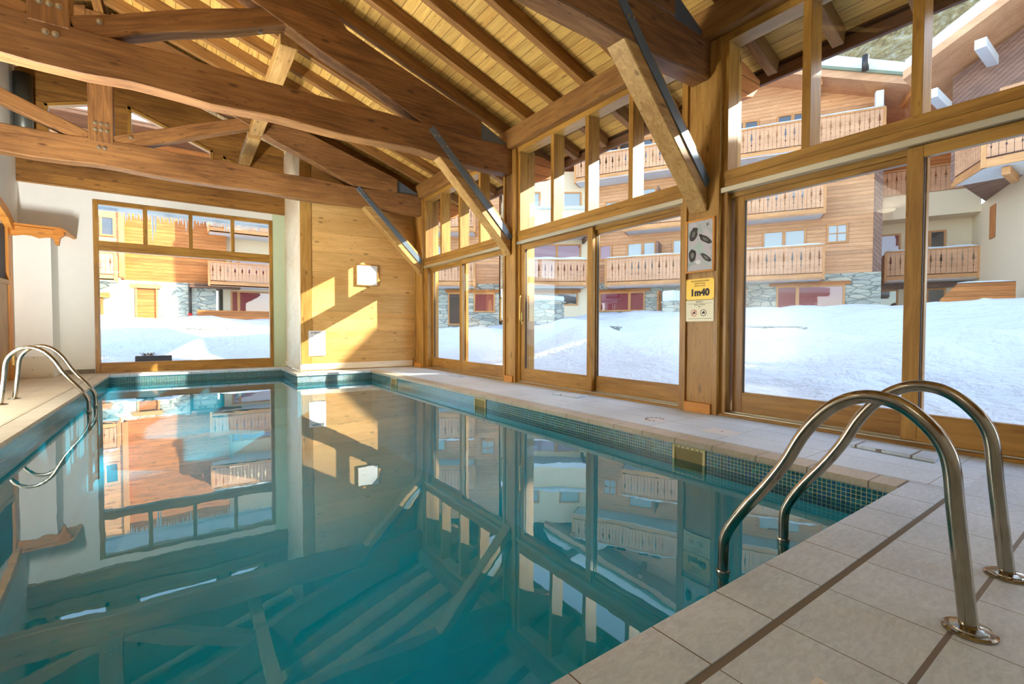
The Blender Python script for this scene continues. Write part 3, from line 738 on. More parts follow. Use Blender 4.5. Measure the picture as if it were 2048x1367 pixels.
# ---- pool ladders
PROF = [(0.0, 0.0), (0.020, 0.188), (0.036, 0.341), (0.048, 0.469), (0.068, 0.535), (0.106, 0.59), (0.163, 0.638), (0.222, 0.658), (0.286, 0.654), (0.353, 0.62), (0.411, 0.562), (0.463, 0.486), (0.517, 0.379), (0.583, 0.274), (0.673, 0.15), (0.728, 0.062), (0.755, 0.0), (0.762, -0.06), (0.762, -0.20), (0.762, -1.15)]
def ladder(fn, label, gap):
    """fn(a, s) maps (across, along) to world xy"""
    x0, y0 = fn(0.5*gap, 0.35)
    t = empty('pool_ladder', (x0, y0, 0), label=label, cat='ladder')
    for a in (0.0, gap):
        pts = []
        for s, z in smooth_path([(s, z, 0) for s, z in PROF], 5) and [(v.x, v.y) for v in smooth_path([(s, z, 0) for s, z in PROF], 5)]:
            x, y = fn(a, s); pts.append((x, y, z))
        link('rail', tube_mesh(pts, 0.0225, 24), MAT['steel'], t)
        x, y = fn(a, 0.0)
        lathe('flange', [(0.062, 0.0), (0.062, 0.006), (0.056, 0.010), (0.046, 0.011), (0.044, 0.015), (0.034, 0.017), (0.026, 0.019), (0.022, 0.021)], 'steel', t, Matrix.Translation((x, y, 0)), 36)
        x, y = fn(a, 0.762)
        lathe('collar', [(0.026, -0.19), (0.028, -0.185), (0.028, -0.165), (0.026, -0.16)], 'steel', t, Matrix.Translation((x, y, 0.02)), 20)
    for z in (-0.45, -0.75, -1.05):
        a = fn(0.02, 0.762); b = fn(gap-0.02, 0.762)
        link('tread', tube_mesh([(a[0], a[1], z), (b[0], b[1], z)], 0.03, 12), MAT['steel'], t)
ladder(lambda a, s: (1.873+a, 0.330+s), 'large stainless steel pool ladder in the right foreground', 0.532)
ladder(lambda a, s: (-1.735+s, 7.80+a), 'small stainless steel pool ladder at the far left of the pool', 0.55)

# ---- small things on the deck
t = empty('loose_tile_plank', (4.2, 1.16, 0), label='thin grey plank lying on the deck before the nearest sliding door', cat='plank')
M = Matrix.Identity(4)
prism('slab', [(4.065, 0.90), (4.32, 0.93), (4.30, 1.40), (4.115, 1.40)], 0.002, 0.024, 'tile_front', t, axis='XY', bev=0.003)
t = empty('loose_tile_plank', (4.22, 4.65, 0), label='thin grey plank lying on the deck before the middle sliding door', cat='plank')
prism('slab', [(4.13, 4.41), (4.34, 4.44), (4.30, 4.89), (4.11, 4.89)], 0.002, 0.022, 'tile_front', t, axis='XY', bev=0.003)
t = empty('loose_tile_plank', (4.22, 7.75, 0), label='thin grey plank lying on the deck before the farthest sliding door', cat='plank')
prism('slab', [(4.13, 7.6), (4.32, 7.6), (4.32, 8.0), (4.13, 8.0)], 0.002, 0.020, 'tile_front', t, axis='XY', bev=0.003)
t = empty('skimmer_lid', (3.80, 2.24, 0), label='white square lid let into the right deck near the skimmer', cat='lid')
flatbox('cover', 3.69, 3.905, 2.11, 2.375, 0.0, 0.004, 'lid', t); flatbox('finger_hole', 3.79, 3.805, 2.235, 2.25, 0.004, 0.0045, 'black', t)
t = empty('skimmer_lid', (1.24, 0.43, 0), label='square lid with cream frame at the bottom edge of the picture', cat='lid')
flatbox('frame', 1.15, 1.30, 0.35, 0.505, 0.0, 0.004, 'paper', t); flatbox('cover', 1.165, 1.285, 0.365, 0.49, 0.004, 0.006, 'panelbox', t)
t = empty('depth_disc', (3.78, 2.93, 0), label='round white disc with a ring of black lettering on the right deck', cat='marker')
lathe('disc', [(0.105, 0.0), (0.105, 0.002), (0.10, 0.003)], 'lid', t, Matrix.Translation((3.78, 2.93, 0)), 36)
for k in range(12):
    if k in (8, 9, 10): continue
    a = 2*math.pi*k/12
    Mx = Matrix.Translation((3.78+0.085*math.cos(a), 2.93+0.085*math.sin(a), 0.0035)) @ Matrix.Rotation(a-math.pi/2, 4, 'Z')
    bm = bmesh.new(); box_bm(bm, -0.015, 0.015, -0.010, 0.010, 0, 0.0008); link('mark', bm_mesh('mark', bm), MAT['ink'], t, Mx)

# ---- pictures and signs
def facing_left(x, y, z):   # text plane on a post face, reading toward -Y
    M = Matrix(((0, 0, -1, x), (-1, 0, 0, y), (0, 1, 0, z), (0, 0, 0, 1))); return M
def facing_cam(x, y, z):    # on the clad wall, reading toward +X
    return Matrix(((1, 0, 0, x), (0, 0, -1, y), (0, 1, 0, z), (0, 0, 0, 1)))
XF = 4.495
t = empty('framed_poster', (XF, 2.92, 1.49), label='wood framed poster of dark metal objects on the nearest timber post', cat='poster')
yy0, yy1 = 2.755, 3.09
for a in ((yy0, yy0+0.022, 1.49, 2.05), (yy1-0.022, yy1, 1.49, 2.05), (yy0+0.022, yy1-0.022, 1.49, 1.51), (yy0+0.022, yy1-0.022, 2.03, 2.05)):
    box('frame', XF-0.022, XF, a[0], a[1], a[2], a[3], 'canopy', t)
flatbox('print', XF-0.012, XF-0.004, yy0+0.02, yy1-0.02, 1.505, 2.035, 'poster', t)
def blob(cy_, cz_, w_, h_, rot, mat, sd):
    pts = []
    for k in range(22):
        a = 2*math.pi*k/22; r = 1+0.22*noise.noise(Vector((math.cos(a)*1.5, math.sin(a)*1.5, sd)))+0.10*noise.noise(Vector((math.cos(a)*5, math.sin(a)*5, sd)))
        u, v = w_*r*math.cos(a), h_*r*math.sin(a)
        pts.append((cy_+u*math.cos(rot)-v*math.sin(rot), cz_+u*math.sin(rot)+v*math.cos(rot)))
    prism('motif', pts, XF-0.0135, XF-0.0125, mat, t, axis='YZ')
    q = [(cy_+(a-cy_)*0.45, cz_+(b-cz_)*0.45) for a, b in pts]
    prism('motif', q, XF-0.0142, XF-0.0136, 'duct' if mat == 'ink' else 'soffit', t, axis='YZ')
blob(3.00, 1.90, 0.045, 0.075, 0.35, 'ink', 1.0); blob(2.86, 1.83, 0.030, 0.085, -0.95, 'ink', 2.0)
blob(3.01, 1.68, 0.045, 0.065, 0.0, 'ink', 3.0); blob(2.85, 1.64, 0.024, 0.078, -0.9, 'ink', 4.0); blob(2.94, 1.60, 0.03, 0.02, 0.3, 'lid', 5.0)
text('lettering', 'V-', 0.05, facing_left(XF-0.013, 2.83, 1.98), 'ink', t)

t = empty('depth_sign', (XF, 2.92, 1.2), label='yellow 1m40 depth sign on the post below the poster', cat='sign')
flatbox('plate', XF-0.008, XF-0.001, 2.755, 3.085, 1.203, 1.425, 'gold', t, bev=0.002)
xt = XF-0.0085
text('lettering', 'PROFONDEUR BASSIN', 0.021, facing_left(xt, 2.92, 1.398), 'ink', t)
text('lettering', 'DEPTH POOL', 0.021, facing_left(xt, 2.92, 1.373), 'ink', t)
text('lettering', '(DIVE ACCES)', 0.021, facing_left(xt, 2.92, 1.348), 'ink', t)
text('lettering', '1m40', 0.098, facing_left(xt, 2.92, 1.275), 'ink', t, bold=0.0055)
for a, b in ((2.765, 1.213), (3.075, 1.213), (2.765, 1.415), (3.075, 1.415)): box('screw', XF-0.011, XF-0.008, a-0.004, a+0.004, b-0.004, b+0.004, 'black', t)
t = empty('rules_sign', (XF, 2.92, 0.97), label='cream rules sign with two round symbols below the yellow sign', cat='sign')
flatbox('plate', XF-0.008, XF-0.001, 2.757, 3.085, 0.972, 1.197, 'creamplate', t, bev=0.002)
text('lettering', 'RESPECT', 0.022, facing_left(xt, 2.92, 1.178), 'ink', t)
text('lettering', 'SILENCE ET PROPRETE', 0.013, facing_left(xt, 2.92, 1.148), 'ink', t)
text('lettering', 'MERCI', 0.013, facing_left(xt, 2.92, 1.128), 'ink', t)
flatbox('rule', xt-0.001, xt, 2.78, 3.06, 1.160, 1.162, 'ink', t); flatbox('rule', xt-0.001, xt, 2.78, 3.06, 1.000, 1.003, 'ink', t)
for yc_, mt in ((2.985, 'red'), (2.875, 'ink')):
    n = 28; vs = []; fs = []
    for k in range(n):
        a = 2*math.pi*k/n
        for r in (0.030, 0.036): vs.append((xt-0.0006, yc_+r*math.cos(a), 1.062+r*math.sin(a)))
    for k in range(n): a, b = 2*k, 2*((k+1) % n); fs.append((a, a+1, b+1, b))
    o_ = link('symbol', mesh('symbol', vs, fs), MAT[mt], t)
    prism('symbol', [(yc_-0.02, 1.052), (yc_+0.016, 1.052), (yc_+0.018, 1.062), (yc_-0.004, 1.082), (yc_-0.012, 1.078)], xt-0.0004, xt, 'ink', t, axis='YZ')
    if mt == 'red': prism('symbol', [(yc_-0.024, 1.083), (yc_-0.020, 1.087), (yc_+0.024, 1.041), (yc_+0.020, 1.037)], xt-0.0012, xt-0.0005, 'red', t, axis='YZ')

t = empty('framed_notice', (3.39, 10.45, 1.85), label='thin framed white notice on the sunlit timber clad wall', cat='picture')
for a in ((3.14, 3.16, 1.85, 2.32), (3.61, 3.63, 1.85, 2.32), (3.16, 3.61, 1.85, 1.868), (3.16, 3.61, 2.302, 2.32)):
    box('frame', a[0], a[1], 10.425, 10.47, a[2], a[3], 'frame', t)
flatbox('print', 3.155, 3.615, 10.44, 10.465, 1.862, 2.308, 'paper', t)
pts = [(3.52+0.075*math.cos(a)*(1+0.1*math.sin(3*a)), 2.19+0.085*math.sin(a)) for a in [2*math.pi*k/20 for k in range(20)]]
prism('motif', pts, 10.4385, 10.4399, 'soffit', t)
for k in range(7): box('line', 3.22, 3.44-0.02*(k % 3), 10.4385, 10.4399, 2.24-0.05*k, 2.245-0.05*k, 'soffit', t, bev=0)
t = empty('paper_notice', (2.31, 10.45, 0.32), label='white paper notice low on the timber clad wall by its corner', cat='notice')
flatbox('sheet', 2.145, 2.485, 10.447, 10.449, 0.318, 0.848, 'paper', t)
text('lettering', 'ATTENTION', 0.045, facing_cam(2.315, 10.446, 0.80), 'ink', t, bold=0.001)
for k in range(8): box('line', 2.20+0.01*(k % 2), 2.43-0.015*(k % 3), 10.4455, 10.447, 0.73-0.045*k, 0.736-0.045*k, 'soffit' if k != 0 else 'ink', t, bev=0)

# ---- wall lamps along the left wall (their glow shows in the glass)
def wall_lamp(y, label):
    t = empty('wall_lamp', (XL, y, 3.25), label=label, cat='lamp')
    box('back_plate', XL, XL+0.03, y-0.06, y+0.06, 3.12, 3.34, 'frame', t)
    prof = [(0.02, -0.045), (0.08, -0.036), (0.13, -0.018), (0.155, 0.0), (0.157, 0.004)]
    lathe('bowl', prof, 'bulb', t, Matrix.Translation((XL+0.18, y, 3.30)), 28)
    ld = bpy.data.lights.new('lamp_light', 'AREA'); ld.shape = 'DISK'; ld.size = 0.28; ld.energy = LAMP_W; ld.color = (1.0, 0.90, 0.74)
    lo = bpy.data.objects.new('lamp_light', ld); C.objects.link(lo); lo.parent = t; lo.matrix_local = Matrix.Translation((0.18, 0, 0.10)) @ Matrix.Rotation(math.pi, 4, 'X')
t = empty('added_fill_light', (-1.95, 6.7, 0), label='long fill light strip added out of view on the left deck', cat='lamp')  # added strip, out of view, brightens the beam undersides from below
flatbox('trough', -2.03, -1.87, 5.85, 7.55, 0.0, 0.012, 'steel', t)
ld = bpy.data.lights.new('lamp_light', 'AREA'); ld.shape = 'RECTANGLE'; ld.size = 0.14; ld.size_y = 1.66; ld.energy = ADDED_FILL_W; ld.color = (0.98, 0.97, 0.94)
lo = bpy.data.objects.new('lamp_light', ld); C.objects.link(lo); lo.parent = t; lo.matrix_local = Matrix.Translation((0, 0, 0.016)) @ Matrix.Rotation(math.pi, 4, 'X')
wall_lamp(3.43, 'bowl wall lamp on the left wall above the middle of the pool edge')
wall_lamp(-1.2, 'bowl wall lamp on the left wall behind the camera')
wall_lamp(6.9, 'bowl wall lamp on the left wall above the left pool ladder')

# ================================================================== OUTSIDE
def sm(a, b, x): t_ = min(1, max(0, (x-a)/(b-a))); return t_*t_*(3-2*t_)
def ground_z(x, y):
    dx, dy = x-4.9, y-12.45
    a = 0.10 + 0.72*sm(0.3, 6.2, dx) + 0.92*sm(7.0, 14.5, dx)
    b = 0.10 + 0.78*sm(0.3, 6.5, dy) + 0.55*sm(8.0, 16, dy)
    z = max(a if dx > 0 else 0, b if dy > 0 else 0, 0.1)
    lump = 0.16*noise.noise(Vector((x*0.45, y*0.45, 0))) + 0.09*noise.noise(Vector((x*1.1, y*1.1, 4))) + 0.035*noise.noise(Vector((x*3.0, y*3.0, 9)))
    k = min(1.0, max(dx, dy, 0)/3.0)
    z += lump*(0.35+0.9*k)
    # trodden rough snow outside the nearest bay
    r = math.exp(-((x-8)**2/10+(y-1.5)**2/9)); z += r*0.13*abs(noise.noise(Vector((x*2.6, y*2.6, 2))))
    # rounded drift in front of the middle bay
    z += 0.45*math.exp(-((x-8.2)**2/2.2+(y-8.6)**2/1.6)) + 0.35*math.exp(-((x-12.5)**2/4+(y-13.5)**2/3))
    return z
vs, fs, idx = [], [], {}
def frange(a, b, s):
    o_ = []; 
    while a < b-1e-6: o_.append(a); a += s
    return o_
gx = frange(-26, 4.9, 0.8)+[4.9]+frange(5.1, 13, 0.2)+frange(13, 28, 0.5)+frange(28, 56, 2.0)
gy = frange(-26, -6, 1.5)+frange(-6, 12.45, 0.24)+[12.45]+frange(12.65, 21, 0.24)+frange(21, 34, 0.6)+frange(34, 60, 2.0)
for i, x in enumerate(gx):
    for j, y in enumerate(gy): idx[i, j] = len(vs); vs.append((x, y, ground_z(x, y)))
for i in range(len(gx)-1):
    for j in range(len(gy)-1):
        xc, yc = (gx[i]+gx[i+1])/2, (gy[j]+gy[j+1])/2
        if -9 < xc < 4.9 and -4.6 < yc < 12.45: continue
        fs.append((idx[i, j], idx[i+1, j], idx[i+1, j+1], idx[i, j+1]))
tag(link('ground', mesh('ground', vs, fs, True), MAT['snow']), **ST)

def frame_at(ox, oy, tx, ty):
    """facade frame: local X leftward as seen from the pool, local Y toward the pool, Z up"""
    L = math.hypot(tx, ty); tx, ty = tx/L, ty/L
    return Matrix(((tx, -ty, 0, ox), (ty, tx, 0, oy), (0, 0, 1, 0), (0, 0, 0, 1)))

def board_outline(w, h, tree_l, tree_r):
    """one balcony board with half fir-tree cut-outs along its edges"""
    def half(side):
        # notch profile from bottom to top: (inset, z fraction)
        P = [(0.0, 0.0), (0.0, 0.24), (0.024, 0.29), (0.0, 0.34), (0.004, 0.40), (0.010, 0.41), (0.010, 0.52), (0.052, 0.53), (0.016, 0.62), (0.042, 0.63), (0.010, 0.71), (0.026, 0.72), (0.0, 0.84), (0.0, 1.0)]
        return P
    L = half(0) if tree_l else [(0, 0), (0, 1)]
    R = half(1) if tree_r else [(0, 0), (0, 1)]
    pts = [(w-a, b*h) for a, b in R] + [(a, b*h) for a, b in reversed(L)]
    return pts
def railing_mesh(L, h, bw=0.165, gap=0.014, thick=0.025, seed=0):
    bm = bmesh.new(); n = max(2, int(L/bw)); w = L/n; rnd = random.Random(seed)
    kind = [0]+[(2 if k % 2 else 1) for k in range(1, n)]+[0]     # joints: 2 = fir tree, 1 = slot
    for k in range(n):
        x0 = -L/2+k*w+gap/2; ww = w-gap
        pts = board_outline(ww, h, kind[k] == 2, kind[k+1] == 2)
        A = [bm.verts.new((x0+a, -thick/2, b)) for a, b in pts]; B = [bm.verts.new((x0+a, thick/2, b)) for a, b in pts]
        bm.faces.new(A); bm.faces.new(B[::-1])
        m_ = len(pts)
        for i in range(m_): bm.faces.new((A[i], B[i], B[(i+1) % m_], A[(i+1) % m_]))
    return bm_mesh('railing', bm)
RNG = [0]
def railing(P, s0, s1, d, z0, z1, seed=None, swap=False):
    RNG[0] += 1
    L = s1-s0
    me_ = railing_mesh(L, z1-z0-0.10, seed=RNG[0])
    if not swap: M = Matrix.Translation(((s0+s1)/2, d, z0+0.04))
    else: M = Matrix.Translation((d, (s0+s1)/2, z0+0.04)) @ Matrix.Rotation(math.pi/2, 4, 'Z')
    return link('railing', me_, MAT['railing'], P, M, True)
def lbox(name, x0, x1, y0, y1, z0, z1, mat, P, bev=0.004): return box(name, x0, x1, y0, y1, z0, z1, mat, P, bev, True)
def snow_cap(P, s0, s1, d0, d1, z, h=0.09):
    """soft rounded snow on a ledge"""
    bm = bmesh.new(); n = max(3, int((s1-s0)/0.22)); prof = [(0.0, 0.0), (-0.06, 0.35), (0.12, 0.9), (0.5, 1.05), (0.88, 0.9), (1.06, 0.35), (1.0, 0.0)]
    rings = []
    for i in range(n+1):
        x = s0+(s1-s0)*i/n; hh = h*(0.75+0.5*noise.noise(Vector((x*1.2, z, d0)))) * (0.35 if i in (0, n) else 1)
        rings.append([bm.verts.new((x, d0+(d1-d0)*a, z+hh*b)) for a, b in prof])
    for a, b in zip(rings, rings[1:]):
        for k in range(len(prof)-1): bm.faces.new((a[k], a[k+1], b[k+1], b[k]))
        bm.faces.new((a[-1], a[0], b[0], b[-1]))
    bm.faces.new(rings[0]); bm.faces.new(rings[-1][::-1])
    return link('snow_cap', bm_mesh('snow_cap', bm, True), MAT['snow'], P, None, True)
def balcony(B, s0, s1, depth, zf, top, wall_d=0.0, side0=True, side1=True, snow=0.09):
    """zf underside, top = rail height"""
    P = link('balcony', bm_box_mesh(s0, s1, wall_d, depth, zf, zf+0.06), MAT['soffit'], B, None, True)
    for a in ((s0, s1, depth-0.05, depth+0.0, zf-0.02, zf+0.24),):
        lbox('fascia', *a, 'chalet_trim', P)
    for s, on in ((s0, side0), (s1, side1)):
        if on: lbox('fascia', s-0.025, s+0.025, wall_d, depth, zf-0.02, zf+0.24, 'chalet_trim', P)
    railing(P, s0, s1, depth-0.02, zf+0.24, top)
    if side0: railing(P, wall_d, depth, s0, zf+0.24, top, swap=True)
    if side1: railing(P, wall_d, depth, s1, zf+0.24, top, swap=True)
    lbox('top_rail', s0-0.03, s1+0.03, depth-0.07, depth+0.03, top-0.06, top, 'chalet_trim', P)
    for s in (s0, s1): lbox('corner_post', s-0.05, s+0.05, depth-0.08, depth+0.02, zf, top-0.02, 'chalet_trim', P)
    if snow: snow_cap(P, s0, s1, depth-0.10, depth+0.06, top, snow)
    return P
def bm_box_mesh(x0, x1, y0, y1, z0, z1):
    bm = bmesh.new(); box_bm(bm, x0, x1, y0, y1, z0, z1); return bm_mesh('slab', bm)
def cwindow(B, s0, s1, z0, z1, d=0.0, curtain='curtain_white', cross=False, mull=None, trim=0.08):
    P = link('window', bm_box_mesh(s0, s1, d+0.002, d+0.010, z0, z1), MAT[curtain], B, None, True)
    for a in ((s0-trim, s0, z0-trim, z1+trim), (s1, s1+trim, z0-trim, z1+trim)): lbox('frame', a[0], a[1], d, d+0.06, a[2], a[3], 'chalet_trim', P)
    lbox('frame', s0, s1, d, d+0.06, z1, z1+trim, 'chalet_trim', P); lbox('frame', s0, s1, d, d+0.06, z0-trim, z0, 'chalet_trim', P)
    if cross:
        lbox('glazing_bar', (s0+s1)/2-0.02, (s0+s1)/2+0.02, d+0.01, d+0.05, z0, z1, 'chalet_trim', P); lbox('glazing_bar', s0, s1, d+0.01, d+0.05, (z0+z1)/2-0.02, (z0+z1)/2+0.02, 'chalet_trim', P)
    for mu in (mull or []): lbox('mullion', mu-0.07, mu+0.07, d+0.005, d+0.06, z0, z1, 'chalet_trim', P)
    o_ = link('pane', mesh('pane', [(s0, d+0.03, z0), (s1, d+0.03, z0), (s1, d+0.03, z1), (s0, d+0.03, z1)], [(0, 1, 2, 3)]), MAT['farglass'], P, None, True)
    return P

# ---- chalet A: long timber facade with three tiers of balconies
A = empty('chalet', mat=frame_at(22.59, 8.81, -0.485, 0.875), label='large timber chalet with three tiers of balconies beyond the snow', cat='building')
WD = -1.2
flat = lambda n_, a, m_, P: link(n_, bm_box_mesh(*a), MAT[m_], P, None, True)
flat('timber_wall', (-2.2, 10.6, WD-0.4, WD, 3.40, 12.4), 'siding', A)
flat('body', (-2.2, 10.6, WD-7, WD-0.4, -0.5, 10.6), 'siding', A)
flat('stone_base', (-2.25, 10.6, WD-0.4, WD+0.06, 0.5, 3.42), 'stone', A)
lbox('corner_board', -2.25, -1.95, WD-0.1, WD+0.05, 3.42, 10.8, 'slant', A)
lbox('corner_board', 10.5, 10.7, WD-0.1, WD+0.05, 3.42, 9.7, 'slant', A)
balcony(A, 0.0, 9.5, 0.0, 3.10, 4.58, WD)
balcony(A, 0.0, 8.6, 0.0, 5.90, 7.25, WD)
balcony(A, -2.0, 11.2, 0.0, 8.68, 10.02, WD, snow=0.07)
cwindow(A, -0.97, -0.32, 4.85, 5.55, WD, 'curtain_white', cross=True)
cwindow(A, -0.97, -0.32, 7.72, 8.5, WD, 'curtain_white', cross=True)
cwindow(A, 0.62, 2.22, 3.55, 5.45, WD, 'curtain_white', mull=[1.42])
cwindow(A, 3.4, 4.4, 3.55, 5.45, WD, 'curtain_red')
cwindow(A, 7.25, 8.6, 3.55, 5.42, WD, 'curtain_white', mull=[7.85])
cwindow(A, 9.55, 10.1, 4.75, 5.42, WD, 'curtain_red')
cwindow(A, 5.6, 6.3, 3.55, 5.42, WD, 'curtain_white')
cwindow(A, 0.62, 2.22, 6.35, 8.2, WD, 'curtain_white', mull=[1.42])
cwindow(A, 7.25, 8.4, 6.35, 8.2, WD, 'curtain_white')
cwindow(A, 9.2, 9.8, 7.05, 7.72, WD, 'curtain_white', cross=True)
for s in (0.6, 2.6, 4.2, 6.8, 8.6): cwindow(A, s, s+1.1, 9.15, 10.75, WD, 'dark_room', mull=[s+0.55])
g = 0.06
cwindow(A, -0.88, 1.62, 1.9, 2.84, WD+g, 'curtain_red', mull=[0.85]); lbox('lintel', -1.15, 1.98, WD, WD+0.14, 2.92, 3.08, 'siding_dark', A)
cwindow(A, 7.78, 10.05, 1.95, 2.82, WD+g, 'curtain_red', mull=[8.5]); lbox('lintel', 7.45, 10.4, WD, WD+0.14, 2.90, 3.06, 'siding_dark', A)
for s in (3.0, 6.9): lbox('partition', s-0.04, s+0.04, WD, -0.15, 1.8, 2.85, 'siding_dark', A)
for s in (6.95,):
    lbox('partition', s-0.04, s+0.04, WD, -0.1, 3.3, 5.3, 'slant', A); lbox('partition', s-0.04, s+0.04, WD, -0.1, 6.1, 8.0, 'slant', A)
lbox('post', -1.98, -1.72, -0.35, -0.1, 10.02, 10.75, 'soffit', A)
lbox('post', 4.2, 4.4, -0.3, -0.05, 10.02, 11.6, 'chalet_trim', A)
# gable roof with log purlins and snow
for sgn, (sa, za, sb, zb) in enumerate((((4.0, 12.9, -4.2, 10.15)), ((4.0, 12.9, 12.8, 9.45)))):
    prism('roof', [(sa, za+0.30), (sb, zb+0.30), (sb, zb), (sa, za)], -8.5, 0.2, 'railing', A, local=True)
    prism('roof_tiles', [(sa, za+0.42), (sb, zb+0.42), (sb, zb+0.30), (sa, za+0.30)], -8.5, 0.30, 'tile_roof', A, local=True)
    prism('roof_snow', [(sa, za+1.05), (sb+(0.3 if sgn == 0 else -0.3), zb+0.95), (sb, zb+0.46), (sa, za+0.42)], -8.4, 0.15, 'snow', A, local=True)
for s in (-2.9, 0.3, 4.0, 7.6, 11.2):
    zt = (12.9-(4.0-s)*0.335) if s < 4 else (12.9-(s-4.0)*0.392)
    lbox('purlin', s-0.11, s+0.11, WD, 0.15, zt-0.34, zt-0.10, 'siding_dark', A)
link('chimney_pot', tube_mesh([(-1.2, 0.6, 11.35), (-1.2, 0.6, 11.95)], 0.12, 14), MAT['pipe'], A, None, True)

# ---- chalet D and E, left of A, facing the camera
def fcam(u_, dep):
    lat = (u_-1024)/935.19*dep
    return (0.818*lat+0.575*dep, -0.575*lat+0.818*dep)
ox, oy = 18.55, 18.62
D = empty('chalet', mat=frame_at(ox, oy, -0.818, 0.575), label='cream rendered chalet with a snowy balcony left of the large timber chalet', cat='building')
flat('render_wall', (0.15, 5.0, -3.0, 0.0, -0.3, 9.55), 'cream', D)
balcony(D, 0.55, 4.9, 1.35, 3.15, 4.55, 0.0, snow=0.14)
cwindow(D, 0.75, 3.3, 3.6, 5.50, 0, 'curtain_red', mull=[2.0]); cwindow(D, 0.75, 1.7, 7.25, 8.35, 0, 'curtain_white')
cwindow(D, 3.0, 4.2, 7.25, 8.35, 0, 'curtain_white')
flat('upper_slab', (0.5, 4.9, 0.0, 1.35, 5.85, 6.05), 'soffit', D); lbox('bracket', 0.5, 0.62, 0.0, 1.3, 5.6, 5.85, 'dark_log', D)
flat('parapet', (0.3, 4.9, 0.0, 1.3, 6.05, 7.15), 'cream', D); snow_cap(D, 0.25, 4.95, -0.05, 1.4, 7.15, 0.28)
cwindow(D, 0.9, 4.4, 2.3, 2.85, 0, 'dark_room'); lbox('lintel', 0.7, 4.6, 0, 0.15, 2.95, 3.1, 'siding_dark', D)
prism('roof', [(-0.9, 9.6), (2.3, 11.2), (5.6, 9.6), (5.6, 9.85), (2.3, 11.5), (-0.9, 9.85)], -5.4, 1.2, 'dark_log', D, local=True)
prism('roof_snow', [(-0.9, 9.85), (2.3, 11.5), (5.6, 9.85), (5.4, 10.35), (2.3, 12.0), (-0.7, 10.35)], -5.4, 1.1, 'snow', D, local=True)
E_ = empty('chalet', mat=frame_at(14.15, 21.35, -0.818, 0.575), label='timber and stone chalet seen through the farthest glass bay', cat='building')
flat('timber_wall', (0.0, 7.5, -5, 0, 3.35, 9.2), 'siding', E_); flat('stone_base', (0.0, 7.5, -5, 0.06, -0.2, 3.36), 'stone', E_)
balcony(E_, 1.25, 6.8, 1.3, 3.12, 4.50, 0.0, snow=0.1); balcony(E_, 1.25, 6.8, 1.3, 5.92, 7.28, 0.0, snow=0.1)
cwindow(E_, 0.3, 1.3, 1.9, 2.8, 0.06, 'curtain_red'); lbox('lintel', 0.0, 2.9, 0, 0.16, 2.88, 3.05, 'siding_dark', E_)
cwindow(E_, 1.9, 2.7, 1.2, 2.8, 0.06, 'dark_room'); cwindow(E_, 3.0, 4.6, 3.6, 5.4, 0, 'curtain_white', mull=[3.8])
cwindow(E_, 0.3, 0.9, 4.9, 5.6, 0, 'curtain_white', cross=True); cwindow(E_, 3.0, 4.6, 6.3, 8.1, 0, 'curtain_white', mull=[3.8])
prism('roof', [(-0.6, 8.9), (3.7, 10.9), (8.1, 8.9), (8.1, 9.15), (3.7, 11.2), (-0.6, 9.15)], -5.4, 1.6, 'dark_log', E_, local=True)
prism('roof_snow', [(-0.6, 9.15), (3.7, 11.2), (8.1, 9.15), (7.9, 9.65), (3.7, 11.7), (-0.4, 9.65)], -5.4, 1.5, 'snow', E_, local=True)

# ---- chalet B, right: cream, recessed balconies
B = empty('chalet', mat=frame_at(27.8, 4.9, -0.39, 0.92), label='cream chalet with orange balcony at the right, set back behind the timber chalet', cat='building')
flat('render_wall', (-0.2, 3.6, -6.0, -1.2, -0.2, 9.6), 'cream', B)
flat('side_wall', (-0.5, 0.0, -6.0, 8.6, -0.2, 6.25), 'cream', B)
balcony(B, 0.02, 3.15, 0.0, 3.12, 4.50, -1.2, side0=False, snow=0.12)
cwindow(B, 0.95, 2.0, 3.5, 5.40, -1.2, 'dark_room', mull=[1.45]); cwindow(B, 2.55, 3.3, 3.5, 5.40, -1.2, 'curtain_red')
flat('parapet', (0.0, 3.6, -1.2, 0.0, 5.95, 7.0), 'cream', B)
railing(B, 0.3, 3.5, -0.05, 7.0, 8.15); lbox('top_rail', 0.3, 3.5, -0.1, 0.0, 8.1, 8.17, 'chalet_trim', B)
flat('timber_wall', (0.2, 3.5, -2.0, -1.15, 8.0, 10.6), 'siding_dark', B)
cwindow(B, 0.9, 2.2, 1.5, 2.75, -1.2, 'dark_room', mull=[1.5]); cwindow(B, 2.6, 3.3, 1.5, 2.75, -1.2, 'dark_room')
lbox('lintel', 0.1, 3.4, -1.2, -1.05, 2.85, 3.1, 'slant', B)
lbox('shutter', -0.02, 0.04, 1.25, 1.85, 4.55, 5.85, 'siding_dark', B)
lbox('downpipe', 3.42, 3.5, -1.2, -1.1, 2.0, 9.8, 'pipe', B)

# ---- chalet B2: near right, corner balcony high up and big snowy gable
N2 = empty('chalet', mat=frame_at(21.0, 3.6, 0.0, 1.0), label='dark boarded chalet gable with snowy roof at the upper right corner', cat='building')
